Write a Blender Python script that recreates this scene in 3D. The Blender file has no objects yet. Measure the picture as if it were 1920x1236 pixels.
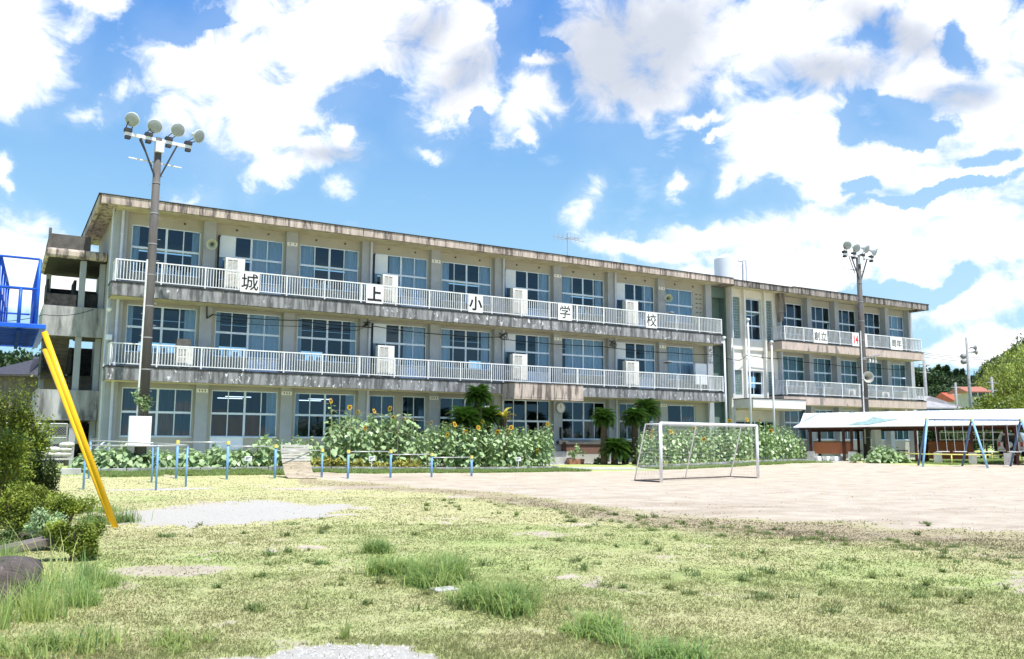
import bpy, math, random
import numpy as np
from mathutils import Vector, Matrix
from math import sin, cos, tan, atan2, asin, sqrt, pi, radians as R
sc = bpy.context.scene
col = sc.collection
rng = np.random.default_rng(7)
random.seed(7)

# ------------------------------------------------------------------ camera
F, PITCH, ROLL, YAW, EYE = 1626.93, .1282, .0044, .5319, 1.5
FW = np.array([sin(YAW)*cos(PITCH), cos(YAW)*cos(PITCH), sin(PITCH)])
_r = np.array([cos(YAW), -sin(YAW), 0.]); _u = np.cross(_r, FW)
RT = _r*cos(ROLL)+_u*sin(ROLL); UP = -_r*sin(ROLL)+_u*cos(ROLL)
cd = bpy.data.cameras.new('camera'); cam = bpy.data.objects.new('camera', cd); col.objects.link(cam)
cd.sensor_width = 36; cd.lens = F/1920*36; cd.clip_end = 8000; cd.clip_start = .05
cam.matrix_world = Matrix(((RT[0], UP[0], -FW[0], 0), (RT[1], UP[1], -FW[1], 0), (RT[2], UP[2], -FW[2], EYE), (0, 0, 0, 1)))
sc.camera = cam

def ray(x, y): return FW+RT*(x-960)/F-UP*(y-618)/F

# ------------------------------------------------------------------ light
SUN_EL, SUN_AZ = 66.5, 11.0            # azimuth from the facade's outward normal (-Y) towards +X
sd = bpy.data.lights.new('sun', 'SUN'); sd.energy = 5.0; sd.angle = R(.53); sd.color = (1, .965, .91)
so = bpy.data.objects.new('sun', sd); col.objects.link(so)
SDIR = Vector((sin(R(SUN_AZ))*cos(R(SUN_EL)), -cos(R(SUN_AZ))*cos(R(SUN_EL)), sin(R(SUN_EL))))
so.rotation_euler = SDIR.to_track_quat('Z', 'Y').to_euler(); so.location = SDIR*100
sc.view_settings.view_transform = 'Standard'; sc.view_settings.look = 'None'
sc.view_settings.gamma = 1; sc.view_settings.exposure = 0.4

class NT:
    """small helper for wiring shader nodes"""
    def __init__(s, tree): s.t = tree; s.n = tree.nodes; s.l = tree.links
    def node(s, typ, **kw):
        n = s.n.new(typ)
        for k, v in kw.items(): setattr(n, k, v)
        return n
    def put(s, sock, v):
        if hasattr(v, 'is_linked') or hasattr(v, 'node'): s.l.new(v, sock)
        else:
            try: sock.default_value = v
            except Exception: sock.default_value = (v[0], v[1], v[2], 1)
    def math(s, op, a, b=0., c=0., clamp=False):
        n = s.node('ShaderNodeMath', operation=op, use_clamp=clamp)
        for i, v in enumerate((a, b, c)): s.put(n.inputs[i], v)
        return n.outputs[0]
    def ramp(s, v, a, b, lo=0., hi=1., smooth=True):
        n = s.node('ShaderNodeMapRange', interpolation_type='SMOOTHSTEP' if smooth else 'LINEAR')
        for i, q in enumerate((v, a, b, lo, hi)): s.put(n.inputs[i], q)
        return n.outputs[0]
    def mix(s, f, a, b, mode='MIX'):
        n = s.node('ShaderNodeMix', data_type='RGBA', blend_type=mode)
        s.put(n.inputs[0], f); s.put(n.inputs[6], a if not isinstance(a, tuple) else (*a, 1)[:4]); s.put(n.inputs[7], b if not isinstance(b, tuple) else (*b, 1)[:4])
        return n.outputs[2]
    def noise(s, vec, scale, detail=4., rough=.55, dist=0.):
        n = s.node('ShaderNodeTexNoise'); s.put(n.inputs['Vector'], vec)
        n.inputs['Scale'].default_value = scale; n.inputs['Detail'].default_value = detail
        n.inputs['Roughness'].default_value = rough; n.inputs['Distortion'].default_value = dist
        return n.outputs['Fac']
    def mapv(s, vec, scale=(1, 1, 1), loc=(0, 0, 0), rot=(0, 0, 0), typ='POINT'):
        n = s.node('ShaderNodeMapping', vector_type=typ); s.put(n.inputs[0], vec)
        n.inputs['Location'].default_value = loc; n.inputs['Rotation'].default_value = rot; n.inputs['Scale'].default_value = scale
        return n.outputs[0]

wd = bpy.data.worlds.new('World'); sc.world = wd; wd.use_nodes = True
w = NT(wd.node_tree); w.n.clear()
sky = w.node('ShaderNodeTexSky', sky_type='NISHITA', sun_disc=False, sun_elevation=R(SUN_EL), sun_rotation=R(180-SUN_AZ))
sky.altitude = 50; sky.air_density = 1.0; sky.dust_density = .6; sky.ozone_density = 1.6
gen = w.node('ShaderNodeTexCoord').outputs['Generated']
sep = w.node('ShaderNodeSeparateXYZ'); w.put(sep.inputs[0], gen)
az = w.math('ARCTAN2', sep.outputs[0], sep.outputs[1]); el = w.math('ARCSINE', sep.outputs[2])
comb = w.node('ShaderNodeCombineXYZ'); w.put(comb.inputs[0], az); w.put(comb.inputs[1], el)
uv = comb.outputs[0]
def nvec(scale, detail, amp):
    n = w.node('ShaderNodeTexNoise'); w.put(n.inputs['Vector'], uv); n.inputs['Scale'].default_value = scale; n.inputs['Detail'].default_value = detail
    n.inputs['Roughness'].default_value = .6
    a = w.node('ShaderNodeVectorMath', operation='SUBTRACT'); w.put(a.inputs[0], n.outputs['Color']); a.inputs[1].default_value = (.5, .5, .5)
    b = w.node('ShaderNodeVectorMath', operation='SCALE'); w.put(b.inputs[0], a.outputs[0]); b.inputs['Scale'].default_value = amp
    return b.outputs[0]
wa = w.node('ShaderNodeVectorMath', operation='ADD'); w.put(wa.inputs[0], uv); w.put(wa.inputs[1], nvec(9, 9, .10))
wuv = wa.outputs[0]
def blob_field(lst, vec):
    """highest of a list of soft ellipses laid on the sky in azimuth / elevation"""
    acc = None
    for en in lst:
        cx, cy, rx, ry, rot = en[:5]; st = en[5] if len(en) > 5 else 1.
        d = ray(cx, cy); d = d/np.linalg.norm(d)
        a0, e0 = atan2(d[0], d[1]), asin(d[2])
        m = w.mapv(vec, loc=(a0, e0, 0), rot=(0, 0, R(-rot)), scale=(rx/F, ry/F, 1), typ='TEXTURE')
        ln = w.node('ShaderNodeVectorMath', operation='LENGTH'); w.put(ln.inputs[0], m)
        v = w.math('MULTIPLY_ADD', ln.outputs['Value'], -st, st)
        acc = v if acc is None else w.math('SMOOTH_MAX', acc, v, .25)
    return acc
CL = [(30, 80, 95, 105, -25), (10, 140, 60, 60, 0), (150, 8, 80, 28, -10), (400, 120, 150, 90, -10), (560, 60, 170, 110, 0), (700, 60, 200, 110, 0),
      (500, 180, 150, 80, -20), (480, 255, 100, 60, -20), (580, 275, 110, 45, -5), (510, 320, 65, 35, -25), (640, 240, 35, 40, 0),
      (850, 90, 130, 130, -30), (880, 190, 110, 55, -25), (985, 200, 70, 60, -40), (880, 20, 110, 60, 0), (985, 265, 28, 30, -50), (1010, 135, 50, 25, 20),
      (1130, 110, 110, 130, 0), (1250, 90, 170, 150, 0), (1230, 200, 70, 40, 0), (1400, 60, 230, 130, 0), (1600, 20, 220, 70, 0), (1560, 140, 170, 55, 5),
      (1850, 60, 110, 140, 0), (1420, 230, 90, 60, -25), (1520, 240, 120, 80, -25), (1500, 310, 120, 40, 0), (1650, 310, 170, 45, -10), (1850, 200, 110, 70, 0),
      (1800, 310, 160, 40, -5), (1900, 290, 60, 60, 0), (1540, 360, 60, 32, 0), (1660, 400, 130, 55, -20), (1560, 440, 220, 55, 0), (1380, 450, 200, 42, 6),
      (1230, 460, 130, 28, 12), (1800, 440, 170, 90, 0), (1500, 500, 330, 60, 0), (1850, 560, 170, 60, 0), (1930, 480, 100, 80, 0),
      (240, 165, 50, 24, -30, .7), (165, 200, 32, 16, -20, .6), (370, 362, 42, 24, -30, .6), (642, 350, 26, 32, 0, .5), (800, 283, 30, 14, 0, .6), (1283, 335, 36, 28, -30, .9),
      (1380, 335, 32, 32, 0, .8), (1100, 380, 30, 44, 25, .42), (60, 480, 110, 60, 25), (110, 540, 120, 70, 0), (0, 340, 18, 28, 0), (1340, 270, 20, 12, 0), (1740, 140, 80, 50, -10), (1730, 70, 80, 60, 0), (1850, 650, 230, 34, 0), (1700, 480, 120, 60, 0), (1300, 240, 40, 16, 0)]
HO = [(970, 60, 34, 50, 0), (1035, 100, 26, 12, 20), (1803, 90, 30, 34, -30), (1660, 225, 62, 28, -15), (1730, 240, 46, 16, -20), (1830, 290, 40, 14, 0),
      (690, 190, 55, 24, -20), (1760, 350, 110, 11, -6), (1600, 345, 40, 12, 0), (890, 225, 20, 20, 0), (1650, 560, 220, 22, -8), (320, 20, 60, 30, 10), (400, 28, 40, 14, 0)]
GR = [(1170, 110, 190, 150, 0, 1.3), (1260, 60, 130, 110, 0), (880, 130, 120, 50, -35), (800, 60, 110, 50, -30), (1680, 60, 180, 40, 30), (1560, 130, 130, 40, 5), (1800, 180, 90, 30, 10), (620, 290, 80, 22, 0)]
bl = blob_field(CL, wuv); hl = blob_field(HO, wuv)
# clouds over the rest of the sky (never seen directly, only mirrored in the glass)
cosd = w.node('ShaderNodeVectorMath', operation='DOT_PRODUCT'); w.put(cosd.inputs[0], gen); cosd.inputs[1].default_value = tuple(FW)
away = w.ramp(cosd.outputs['Value'], .80, .55)
oth = w.math('MULTIPLY', w.ramp(w.noise(w.mapv(gen, (1, 1, 2.4)), 2.2, 6, .55), .54, .68), .7)
fn = w.noise(w.mapv(uv, (1, 1.35, 1), rot=(0, 0, .25)), 17, 12, .60, .55)
den = w.math('ADD', w.math('SUBTRACT', bl, w.math('MULTIPLY', w.math('MAXIMUM', w.math('ADD', hl, .35), 0.), 1.05)), w.math('MULTIPLY', w.math('SUBTRACT', fn, .5), 2.1))
den = w.ramp(den, -.14, .72)
veil = w.math('MULTIPLY', w.ramp(bl, -.6, .4), .10)
den = w.math('MAXIMUM', den, veil)
wisp = w.math('MULTIPLY', w.ramp(w.noise(w.mapv(uv, (1, 2.2, 1), rot=(0, 0, .2)), 6, 8, .6), .58, .8), .35)
den = w.math('MAXIMUM', den, wisp)
den = w.math('ADD', w.math('MULTIPLY', den, w.math('SUBTRACT', 1., away)), w.math('MULTIPLY', oth, away))
den = w.math('MULTIPLY', den, w.ramp(el, -.02, .01))
gr = w.math('MULTIPLY', w.ramp(w.math('ADD', blob_field(GR, uv), w.math('MULTIPLY', w.math('SUBTRACT', w.noise(uv, 10, 9, .62), .5), 1.5)), -.5, .9), 1.)
STR = .11
skyc = w.mix(1., sky.outputs[0], (.92, 1.08, 1.2), 'MULTIPLY')
hz = w.mix(w.ramp(el, .54, .10), (.62, 2.35, 6.2), (3.1, 5.5, 7.2))
hz = w.mix(.82, skyc, hz)
cw = w.mix(gr, (9.2, 9.25, 9.4), (4.7, 5.05, 5.8))
fin = w.mix(den, hz, cw)
bg = w.node('ShaderNodeBackground'); w.put(bg.inputs[0], fin); bg.inputs[1].default_value = STR
wo = w.node('ShaderNodeOutputWorld'); w.l.new(bg.outputs[0], wo.inputs[0])
wd.cycles.sampling_method = 'MANUAL'; wd.cycles.sample_map_resolution = 512

# ------------------------------------------------------------------ terrain
def sstep(t): t = np.clip(t, 0, 1); return t*t*(3-2*t)
def _h(ix, iy, s):
    a = (ix*374761393+iy*668265263+s*1442695041) & 0xffffffff
    a = ((a ^ (a >> 13))*1274126177) & 0xffffffff
    return ((a ^ (a >> 16)) & 0xffff)/65535.
def vn(x, y, sc_=1., s=0, oct_=3):
    """value noise 0..1"""
    x = np.asarray(x, float)*sc_; y = np.asarray(y, float)*sc_; o = 0; amp = .5; tot = 0
    for k in range(oct_):
        ix = np.floor(x).astype(np.int64); iy = np.floor(y).astype(np.int64); fx = sstep(x-ix); fy = sstep(y-iy)
        v = (_h(ix, iy, s+k)*(1-fx)+_h(ix+1, iy, s+k)*fx)*(1-fy)+(_h(ix, iy+1, s+k)*(1-fx)+_h(ix+1, iy+1, s+k)*fx)*fy
        o = o+v*amp; tot += amp; amp *= .5; x = x*2.03+11.7; y = y*2.03+5.1
    return o/tot
def G(x, y):
    x = np.asarray(x, float); y = np.asarray(y, float)
    z = (.24-.14*sstep((x-8)/14))*sstep((y-29)/8)+.24*sstep((x-30)/12)*sstep((y-20)/10)
    z = z+.14*sstep((y-37.3)/1.2)*sstep((46-x)/4)          # the raised planting strip
    far = np.clip((np.hypot(x, y)-95)/160, 0, 1)
    z = z+9*sstep(far)
    return z
def gt(px, py):
    """the point of the ground a pixel of the survey photo looks at"""
    d = ray(px, py); z = 0
    for _ in range(30):
        t = (z-EYE)/d[2]; p = d*t; z = .5*z+.5*float(G(p[0], p[1]))
    return Vector((p[0], p[1], float(G(p[0], p[1]))))
def fy(px, py, Y):
    d = ray(px, py); t = Y/d[1]; return Vector((d[0]*t, Y, EYE+d[2]*t))
def dep(px, py, D):
    d = ray(px, py); return Vector((d[0]*D, d[1]*D, EYE+d[2]*D))

# ------------------------------------------------------------------ materials
MATS = {}
def mat(name, c1, c2=None, rough=.8, scale=4., stretch=(1, 1, 1), c3=None, spot=None, metal=0., bump=0., bscale=40., spec=.3, lo=.35, hi=.65, tint=False, trans=0.):
    m = bpy.data.materials.new(name); m.use_nodes = True; t = NT(m.node_tree); t.n.clear()
    out = t.node('ShaderNodeOutputMaterial'); b = t.node('ShaderNodeBsdfPrincipled'); b.distribution = 'GGX'
    co = t.node('ShaderNodeTexCoord').outputs['Object']
    c = (*c1, 1)
    if c2: c = t.mix(t.ramp(t.noise(t.mapv(co, stretch), scale, 6, .6), lo, hi), c1, c2)
    if c3:
        f = t.ramp(t.noise(t.mapv(co, spot[1] if len(spot) > 1 else (1, 1, 1)), spot[0], 5, .65, .4), spot[2] if len(spot) > 2 else .58, spot[3] if len(spot) > 3 else .66)
        if name == 'slab_edge': f = t.math('MULTIPLY', f, t.ramp(t.noise(co, .7, 2, .5), .42, .56))
        c = t.mix(f, c, c3)
    if tint:
        a = t.node('ShaderNodeAttribute', attribute_name='tint')
        c = t.mix(1., c, a.outputs['Color'], 'MULTIPLY')
    t.put(b.inputs['Base Color'], c); b.inputs['Roughness'].default_value = rough; b.inputs['Metallic'].default_value = metal
    b.inputs['Specular IOR Level'].default_value = spec
    if bump:
        bn = t.node('ShaderNodeBump'); bn.inputs['Strength'].default_value = bump; bn.inputs['Distance'].default_value = .02
        t.put(bn.inputs['Height'], t.noise(co, bscale, 5, .6)); t.l.new(bn.outputs[0], b.inputs['Normal'])
    sh = b.outputs[0]
    if trans:
        tr = t.node('ShaderNodeBsdfTranslucent'); t.put(tr.inputs[0], c)
        mx = t.node('ShaderNodeMixShader'); mx.inputs[0].default_value = trans; t.l.new(b.outputs[0], mx.inputs[1]); t.l.new(tr.outputs[0], mx.inputs[2]); sh = mx.outputs[0]
    t.l.new(sh, out.inputs[0]); MATS[name] = m; return m
def M(n): return MATS[n]
mat('wall_paint', (.47, .455, .39), (.42, .41, .36), scale=.8, c3=(.38, .36, .31), spot=(2.2, (1, 1, .25), .6, .78), bump=.15)
mat('column_paint', (.43, .455, .48), (.38, .40, .425), scale=1.2, c3=(.36, .35, .31), spot=(3, (1, 1, .2), .6, .78), bump=.15)
mat('soffit', (.66, .60, .42), (.52, .46, .30), scale=1.5, bump=.1)
mat('fascia', (.60, .50, .43), (.42, .35, .30), scale=6, stretch=(1, 1, .12), c3=(.15, .125, .11), spot=(2.6, (1.6, 1, .22), .47, .62), bump=.3)
mat('fascia_dark', (.40, .35, .31), (.20, .18, .165), scale=5, stretch=(1, 1, .14), c3=(.08, .075, .07), spot=(2.4, (1.4, 1, .25), .46, .6), bump=.3)
mat('slab_edge', (.33, .33, .33), (.11, .11, .11), scale=3.6, stretch=(1.4, 1, .22), c3=(.74, .75, .75), spot=(7, (1, 1, .55), .59, .63), bump=.3)
mat('slab_pink', (.58, .47, .40), (.48, .39, .34), scale=3, stretch=(1, 1, .3), c3=(.16, .14, .13), spot=(3, (2.2, 1, .35), .56, .75), bump=.2)
mat('old_concrete', (.27, .27, .265), (.50, .50, .50), scale=1.5, stretch=(1.6, 1.6, .3), c3=(.13, .13, .13), spot=(1.4, (1.5, 1.5, .3), .48, .68), bump=.3)
mat('dark_concrete', (.10, .095, .085), (.15, .14, .125), scale=3, bump=.2)
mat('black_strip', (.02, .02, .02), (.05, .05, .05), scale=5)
mat('concrete', (.42, .41, .39), (.52, .51, .48), scale=2.5, c3=(.28, .27, .25), spot=(6,), bump=.3)
mat('alu', (.76, .88, 1.0), (.68, .80, .95), rough=.35, metal=.0, scale=3, spec=.5)
mat('white_panel', (.82, .90, 1.0), (.76, .84, .96), rough=.5, scale=1.5)
mat('rail_white', (.84, .85, .84), (.72, .73, .71), rough=.45, scale=6, c3=(.45, .40, .34), spot=(14, (1, 1, 1), .68, .76))
mat('pipe_white', (.62, .66, .76), (.54, .58, .66), rough=.5, scale=2)
mat('curtain', (.92, .94, .95), (.84, .87, .88), rough=.9, scale=9, stretch=(3, 3, .1), trans=.15)
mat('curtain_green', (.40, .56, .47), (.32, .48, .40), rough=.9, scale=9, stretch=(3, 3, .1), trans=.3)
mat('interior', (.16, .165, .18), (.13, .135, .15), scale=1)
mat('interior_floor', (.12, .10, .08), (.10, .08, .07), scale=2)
mat('sign_white', (.86, .86, .83), (.80, .80, .77), rough=.6, scale=3)
mat('ink', (.02, .02, .022), rough=.7); mat('red_ink', (.72, .03, .04), rough=.7)
mat('ac_white', (.78, .77, .72), (.66, .65, .60), rough=.55, scale=4)
mat('ac_gap', (.16, .155, .15))
mat('teal_paint', (.16, .235, .215), (.12, .19, .17), scale=1.5, bump=.1)
mat('centre_white', (.80, .78, .73), (.72, .70, .65), scale=1.2, c3=(.5, .48, .44), spot=(2, (1, 1, .2), .64, .8), bump=.1)
mat('glass_block', (.12, .19, .18), (.25, .34, .32), rough=.15, scale=8, spec=.7)
mat('steel_pole', (.082, .074, .068), (.14, .13, .12), rough=.75, scale=2, stretch=(1, 1, .15), c3=(.08, .07, .06), spot=(2, (1, 1, .3), .55, .7), bump=.2)
mat('pole_grey', (.36, .36, .36), (.28, .28, .28), rough=.6, scale=2)
mat('black_metal', (.03, .03, .035), (.05, .05, .05), rough=.6)
mat('cable', (.02, .02, .02), rough=.7)
mat('lamp_face', (.30, .34, .33), (.26, .30, .29), rough=.25, spec=.6); mat('lamp_back', (.72, .74, .74), (.64, .66, .66), rough=.45)
mat('flag_white', (.80, .82, .82), (.70, .72, .74), rough=.4, scale=3)
mat('slide_blue_shade', (.008, .035, .18), (.012, .05, .24), rough=.9, scale=4, spec=.05)  # slide blue darkened to paint in the shade under the deck
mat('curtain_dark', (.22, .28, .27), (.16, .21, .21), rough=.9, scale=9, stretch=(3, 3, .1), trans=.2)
mat('blue_bar', (.17, .35, .62), (.22, .42, .68), rough=.45, scale=8, c3=(.22, .25, .30), spot=(16, (1, 1, 1), .66, .74))
mat('bar_steel', (.60, .62, .60), (.48, .48, .46), rough=.35, metal=.3, scale=9)
mat('yellow_cap', (.80, .70, .18), (.70, .62, .2), rough=.5, scale=9)
mat('slide_blue', (.015, .10, .62), (.02, .14, .70), rough=.4, scale=3, c3=(.05, .09, .25), spot=(9, (1, 1, 1), .68, .76))
mat('slide_yellow', (.90, .52, .015), (.86, .47, .01), rough=.35, scale=3, c3=(.45, .26, .05), spot=(12, (1, 1, 1), .70, .78))
mat('rail_yellow', (.78, .70, .20), (.70, .62, .22), rough=.5, scale=6)
mat('swing_blue', (.30, .52, .70), (.22, .42, .60), rough=.45, scale=5)
mat('swing_dark', (.10, .17, .30), (.08, .13, .22), rough=.5, scale=5)
mat('goal_white', (.84, .84, .84), (.72, .72, .72), rough=.4, scale=7, c3=(.42, .36, .3), spot=(13, (1, 1, 1), .64, .72))
mat('cane', (.45, .40, .28), rough=.8)
mat('net', (.55, .55, .52), rough=.9)
mat('stem_green', (.16, .27, .06), (.20, .30, .08), rough=.7, scale=9)
mat('leaf_sun', (.27, .40, .17), (.40, .50, .27), rough=.38, scale=7, tint=True, trans=.22, spec=.5)
mat('petal', (.88, .47, .02), (.80, .60, .05), rough=.6, scale=20, trans=.25)
mat('disc_brown', (.10, .05, .02), (.22, .11, .03), rough=.9, scale=60)
mat('leaf_yellow', (.42, .45, .10), (.50, .40, .12), rough=.55, scale=4, tint=True, trans=.25)
mat('leaf_shrub', (.15, .21, .03), (.27, .32, .045), rough=.5, scale=3, tint=True, trans=.25)
mat('leaf_dark', (.05, .085, .022), (.08, .12, .03), rough=.55, scale=3, tint=True, trans=.2)
mat('leaf_bamboo', (.26, .32, .06), (.36, .40, .09), rough=.6, scale=.2, tint=True, trans=.25)
mat('leaf_wood', (.045, .085, .03), (.085, .13, .04), rough=.6, scale=.2, tint=True, trans=.2)
mat('palm_leaf', (.05, .12, .018), (.08, .17, .025), rough=.35, scale=4, tint=True, trans=.15, spec=.5)
mat('palm_yellow', (.50, .45, .08), (.40, .36, .06), rough=.5, scale=4, tint=True)
mat('palm_trunk', (.07, .05, .035), (.13, .10, .07), rough=.95, scale=18, bump=1., bscale=30)
mat('bark', (.12, .09, .065), (.18, .14, .10), rough=.95, scale=8, stretch=(1, 1, .2), bump=.6)
mat('grass_blade', (.30, .30, .30), tint=True, rough=.65, trans=.55, spec=.35)
for k in ('grass_blade',): MATS[k].node_tree.nodes['Principled BSDF'].inputs['Base Color'].default_value = (1, 1, 1, 1)
mat('wood_slat', (.50, .42, .30), (.36, .30, .22), rough=.85, scale=5, stretch=(1, 1, 6), c3=(.22, .18, .13), spot=(6,), bump=.3)
mat('wood_grey', (.55, .53, .48), (.42, .40, .36), rough=.85, scale=5, stretch=(1, 1, 6), bump=.3)
mat('brick', (.22, .11, .075), (.15, .09, .07), rough=.9, scale=14, stretch=(1, 1, 3), c3=(.42, .38, .33), spot=(20, (.6, 1, 2), .6, .66), bump=.4)
mat('terracotta', (.38, .17, .11), (.30, .14, .10), rough=.8, scale=8)
mat('brown_wall', (.40, .14, .06), (.34, .12, .05), rough=.8, scale=3, stretch=(6, 1, .3))
mat('brown_dark', (.075, .025, .015), (.05, .02, .015), rough=.8, scale=3)
mat('carport_roof', (.84, .85, .84), (.76, .77, .76), rough=.5, scale=.7, stretch=(1, 4, 1))
mat('teal_faded', (.22, .34, .33), (.30, .42, .41), rough=.6, scale=3)
mat('car_silver', (.62, .63, .66), (.58, .59, .62), rough=.25, metal=.4, spec=.6)
mat('car_white', (.82, .83, .83), rough=.3, spec=.6)
mat('car_glass', (.02, .03, .035), rough=.08, spec=.8); mat('tyre', (.02, .02, .02), rough=.8); mat('red_lens', (.55, .02, .03), rough=.2, spec=.6)
mat('roof_red', (.60, .13, .06), (.50, .12, .07), rough=.7, scale=2, stretch=(6, 1, 1), bump=.3)
mat('roof_tile', (.48, .18, .12), (.38, .16, .11), rough=.7, scale=9, bump=.5)
mat('roof_grey', (.42, .40, .38), (.34, .33, .32), rough=.6, scale=2)
mat('blue_wall', (.06, .16, .42), (.08, .2, .48), rough=.6, scale=2, stretch=(6, 1, 1))
mat('roof_bluegrey', (.30, .34, .44), (.25, .29, .38), rough=.6, scale=2)
mat('house_wall', (.55, .52, .46), (.48, .45, .40), rough=.8, scale=2)
mat('dark_tile', (.05, .045, .05), (.09, .08, .08), rough=.5, scale=6, bump=.4)
mat('stone', (.07, .055, .05), (.13, .105, .095), rough=.9, scale=3, c3=(.34, .31, .29), spot=(5, (1, 1, 1), .62, .72), bump=.8, bscale=14)
mat('old_wood', (.13, .105, .09), (.22, .19, .165), rough=.9, scale=5, stretch=(1, 8, 1), bump=.6)
mat('sack', (.62, .60, .56), (.50, .48, .44), rough=.9, scale=7, bump=.3)
mat('wire', (.50, .52, .52), rough=.5, metal=.3)
mat('horn', (.50, .53, .38), (.44, .48, .35), rough=.5, scale=4)
mat('box_white', (.86, .88, .90), (.80, .82, .84), rough=.4, scale=1.5)
mat('tank', (.80, .82, .85), (.74, .77, .81), rough=.4, scale=1)
mat('clock_face', (.80, .80, .78), rough=.5)
mat('water_teal', (.1, .3, .3), rough=.5)
# window glass: mirrors the sky by its angle, lets the room behind show
g = bpy.data.materials.new('glass'); g.use_nodes = True; t = NT(g.node_tree); t.n.clear()
out = t.node('ShaderNodeOutputMaterial'); tr = t.node('ShaderNodeBsdfTransparent'); tr.inputs[0].default_value = (.60, .74, .86, 1)
gl = t.node('ShaderNodeBsdfGlossy'); gl.inputs['Roughness'].default_value = .015; gl.inputs[0].default_value = (.62, .82, 1, 1)
fr = t.node('ShaderNodeFresnel'); fr.inputs[0].default_value = 1.75
mx = t.node('ShaderNodeMixShader'); t.l.new(t.math('MULTIPLY', fr.outputs[0], .9), mx.inputs[0]); t.l.new(tr.outputs[0], mx.inputs[1]); t.l.new(gl.outputs[0], mx.inputs[2]); t.l.new(mx.outputs[0], out.inputs[0])
MATS['glass'] = g
# lit tubes in a classroom
e = bpy.data.materials.new('tube_light'); e.use_nodes = True; b = e.node_tree.nodes['Principled BSDF']
b.inputs['Emission Color'].default_value = (.95, 1, 1, 1); b.inputs['Emission Strength'].default_value = 1.6; MATS['tube_light'] = e

# ------------------------------------------------------------------ mesh helpers
def link(name, me, parent=None):
    o = bpy.data.objects.new(name, me); col.objects.link(o)
    if parent is not None: o.parent = parent
    return o
def tag(o, label=None, cat=None, group=None, kind=None):
    if label: o['label'] = label
    if cat: o['category'] = cat
    if group: o['group'] = group
    if kind: o['kind'] = kind
    return o
def thing(name, label, cat, loc=(0, 0, 0), group=None, rz=0):
    o = bpy.data.objects.new(name, None); col.objects.link(o); o.location = loc; o.rotation_euler = (0, 0, rz)
    return tag(o, label, cat, group)
class MB:
    """collects boxes, tubes, quads; build() links them as one mesh object"""
    def __init__(s): s.v = []; s.f = []; s.o = Vector((0, 0, 0))
    def add(s, vs, fs):
        n = len(s.v); s.v += [tuple(q) for q in vs]; s.f += [tuple(i+n for i in f) for f in fs]; return s
    def box(s, x0, x1, y0, y1, z0, z1):
        return s.add([(x0, y0, z0), (x1, y0, z0), (x1, y1, z0), (x0, y1, z0), (x0, y0, z1), (x1, y0, z1), (x1, y1, z1), (x0, y1, z1)],
                     [(0, 3, 2, 1), (4, 5, 6, 7), (0, 1, 5, 4), (1, 2, 6, 5), (2, 3, 7, 6), (3, 0, 4, 7)])
    def quad(s, a, b, c, d): return s.add([a, b, c, d], [(0, 1, 2, 3)])
    def beam(s, a, b, w_, h_=None, up=(0, 0, 1)):
        a = Vector(a); b = Vector(b); h_ = h_ or w_; d = (b-a).normalized(); up = Vector(up)
        if abs(d.dot(up)) > .98: up = Vector((0, 1, 0))
        x = d.cross(up).normalized()*w_/2; y = x.cross(d).normalized()*h_/2
        vs = [p+i*x+j*y for p in (a, b) for i, j in ((-1, -1), (1, -1), (1, 1), (-1, 1))]
        return s.add(vs, [(0, 1, 2, 3), (4, 7, 6, 5), (0, 4, 5, 1), (1, 5, 6, 2), (2, 6, 7, 3), (3, 7, 4, 0)])
    def tube(s, pts, r, seg=8, cap=True):
        pts = [Vector(p) for p in pts]; n = len(pts); rs = r if isinstance(r, (list, tuple)) else [r]*n; vs = []
        for i, p in enumerate(pts):
            d = (pts[min(i+1, n-1)]-pts[max(i-1, 0)]).normalized(); up = Vector((0, 0, 1)) if abs(d.z) < .95 else Vector((0, 1, 0))
            x = d.cross(up).normalized(); y = x.cross(d).normalized()
            vs += [p+(x*cos(2*pi*k/seg)+y*sin(2*pi*k/seg))*rs[i] for k in range(seg)]
        fs = [(i*seg+k, i*seg+(k+1) % seg, (i+1)*seg+(k+1) % seg, (i+1)*seg+k) for i in range(n-1) for k in range(seg)]
        if cap: fs += [tuple(range(seg))[::-1], tuple((n-1)*seg+k for k in range(seg))]
        return s.add(vs, fs)
    def lathe(s, prof, seg=16, mtx=None):
        mtx = mtx or Matrix(); vs = [mtx @ Vector((r*cos(2*pi*k/seg), r*sin(2*pi*k/seg), z)) for r, z in prof for k in range(seg)]
        n = len(prof); fs = [(i*seg+k, i*seg+(k+1) % seg, (i+1)*seg+(k+1) % seg, (i+1)*seg+k) for i in range(n-1) for k in range(seg)]
        fs += [tuple(range(seg))[::-1], tuple((n-1)*seg+k for k in range(seg))]
        return s.add(vs, fs)
    def prism(s, poly, y0, y1):
        """polygon in x,z pushed along y"""
        n = len(poly); vs = [(x, y0, z) for x, z in poly]+[(x, y1, z) for x, z in poly]
        return s.add(vs, [tuple(range(n)), tuple(range(2*n-1, n-1, -1))]+[(i, i+n, (i+1) % n+n, (i+1) % n) for i in range(n)])
    def build(s, name, material, parent=None, smooth=False, bevel=0):
        me = bpy.data.meshes.new(name)
        me.from_pydata([(x-s.o.x, y-s.o.y, z-s.o.z) for x, y, z in s.v], [], s.f); me.materials.append(M(material) if isinstance(material, str) else material)
        if smooth:
            for p in me.polygons: p.use_smooth = True
        o = link(name, me, parent)
        if bevel:
            b = o.modifiers.new('bevel', 'BEVEL'); b.width = bevel; b.segments = 2; b.limit_method = 'ANGLE'
        return o
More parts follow.
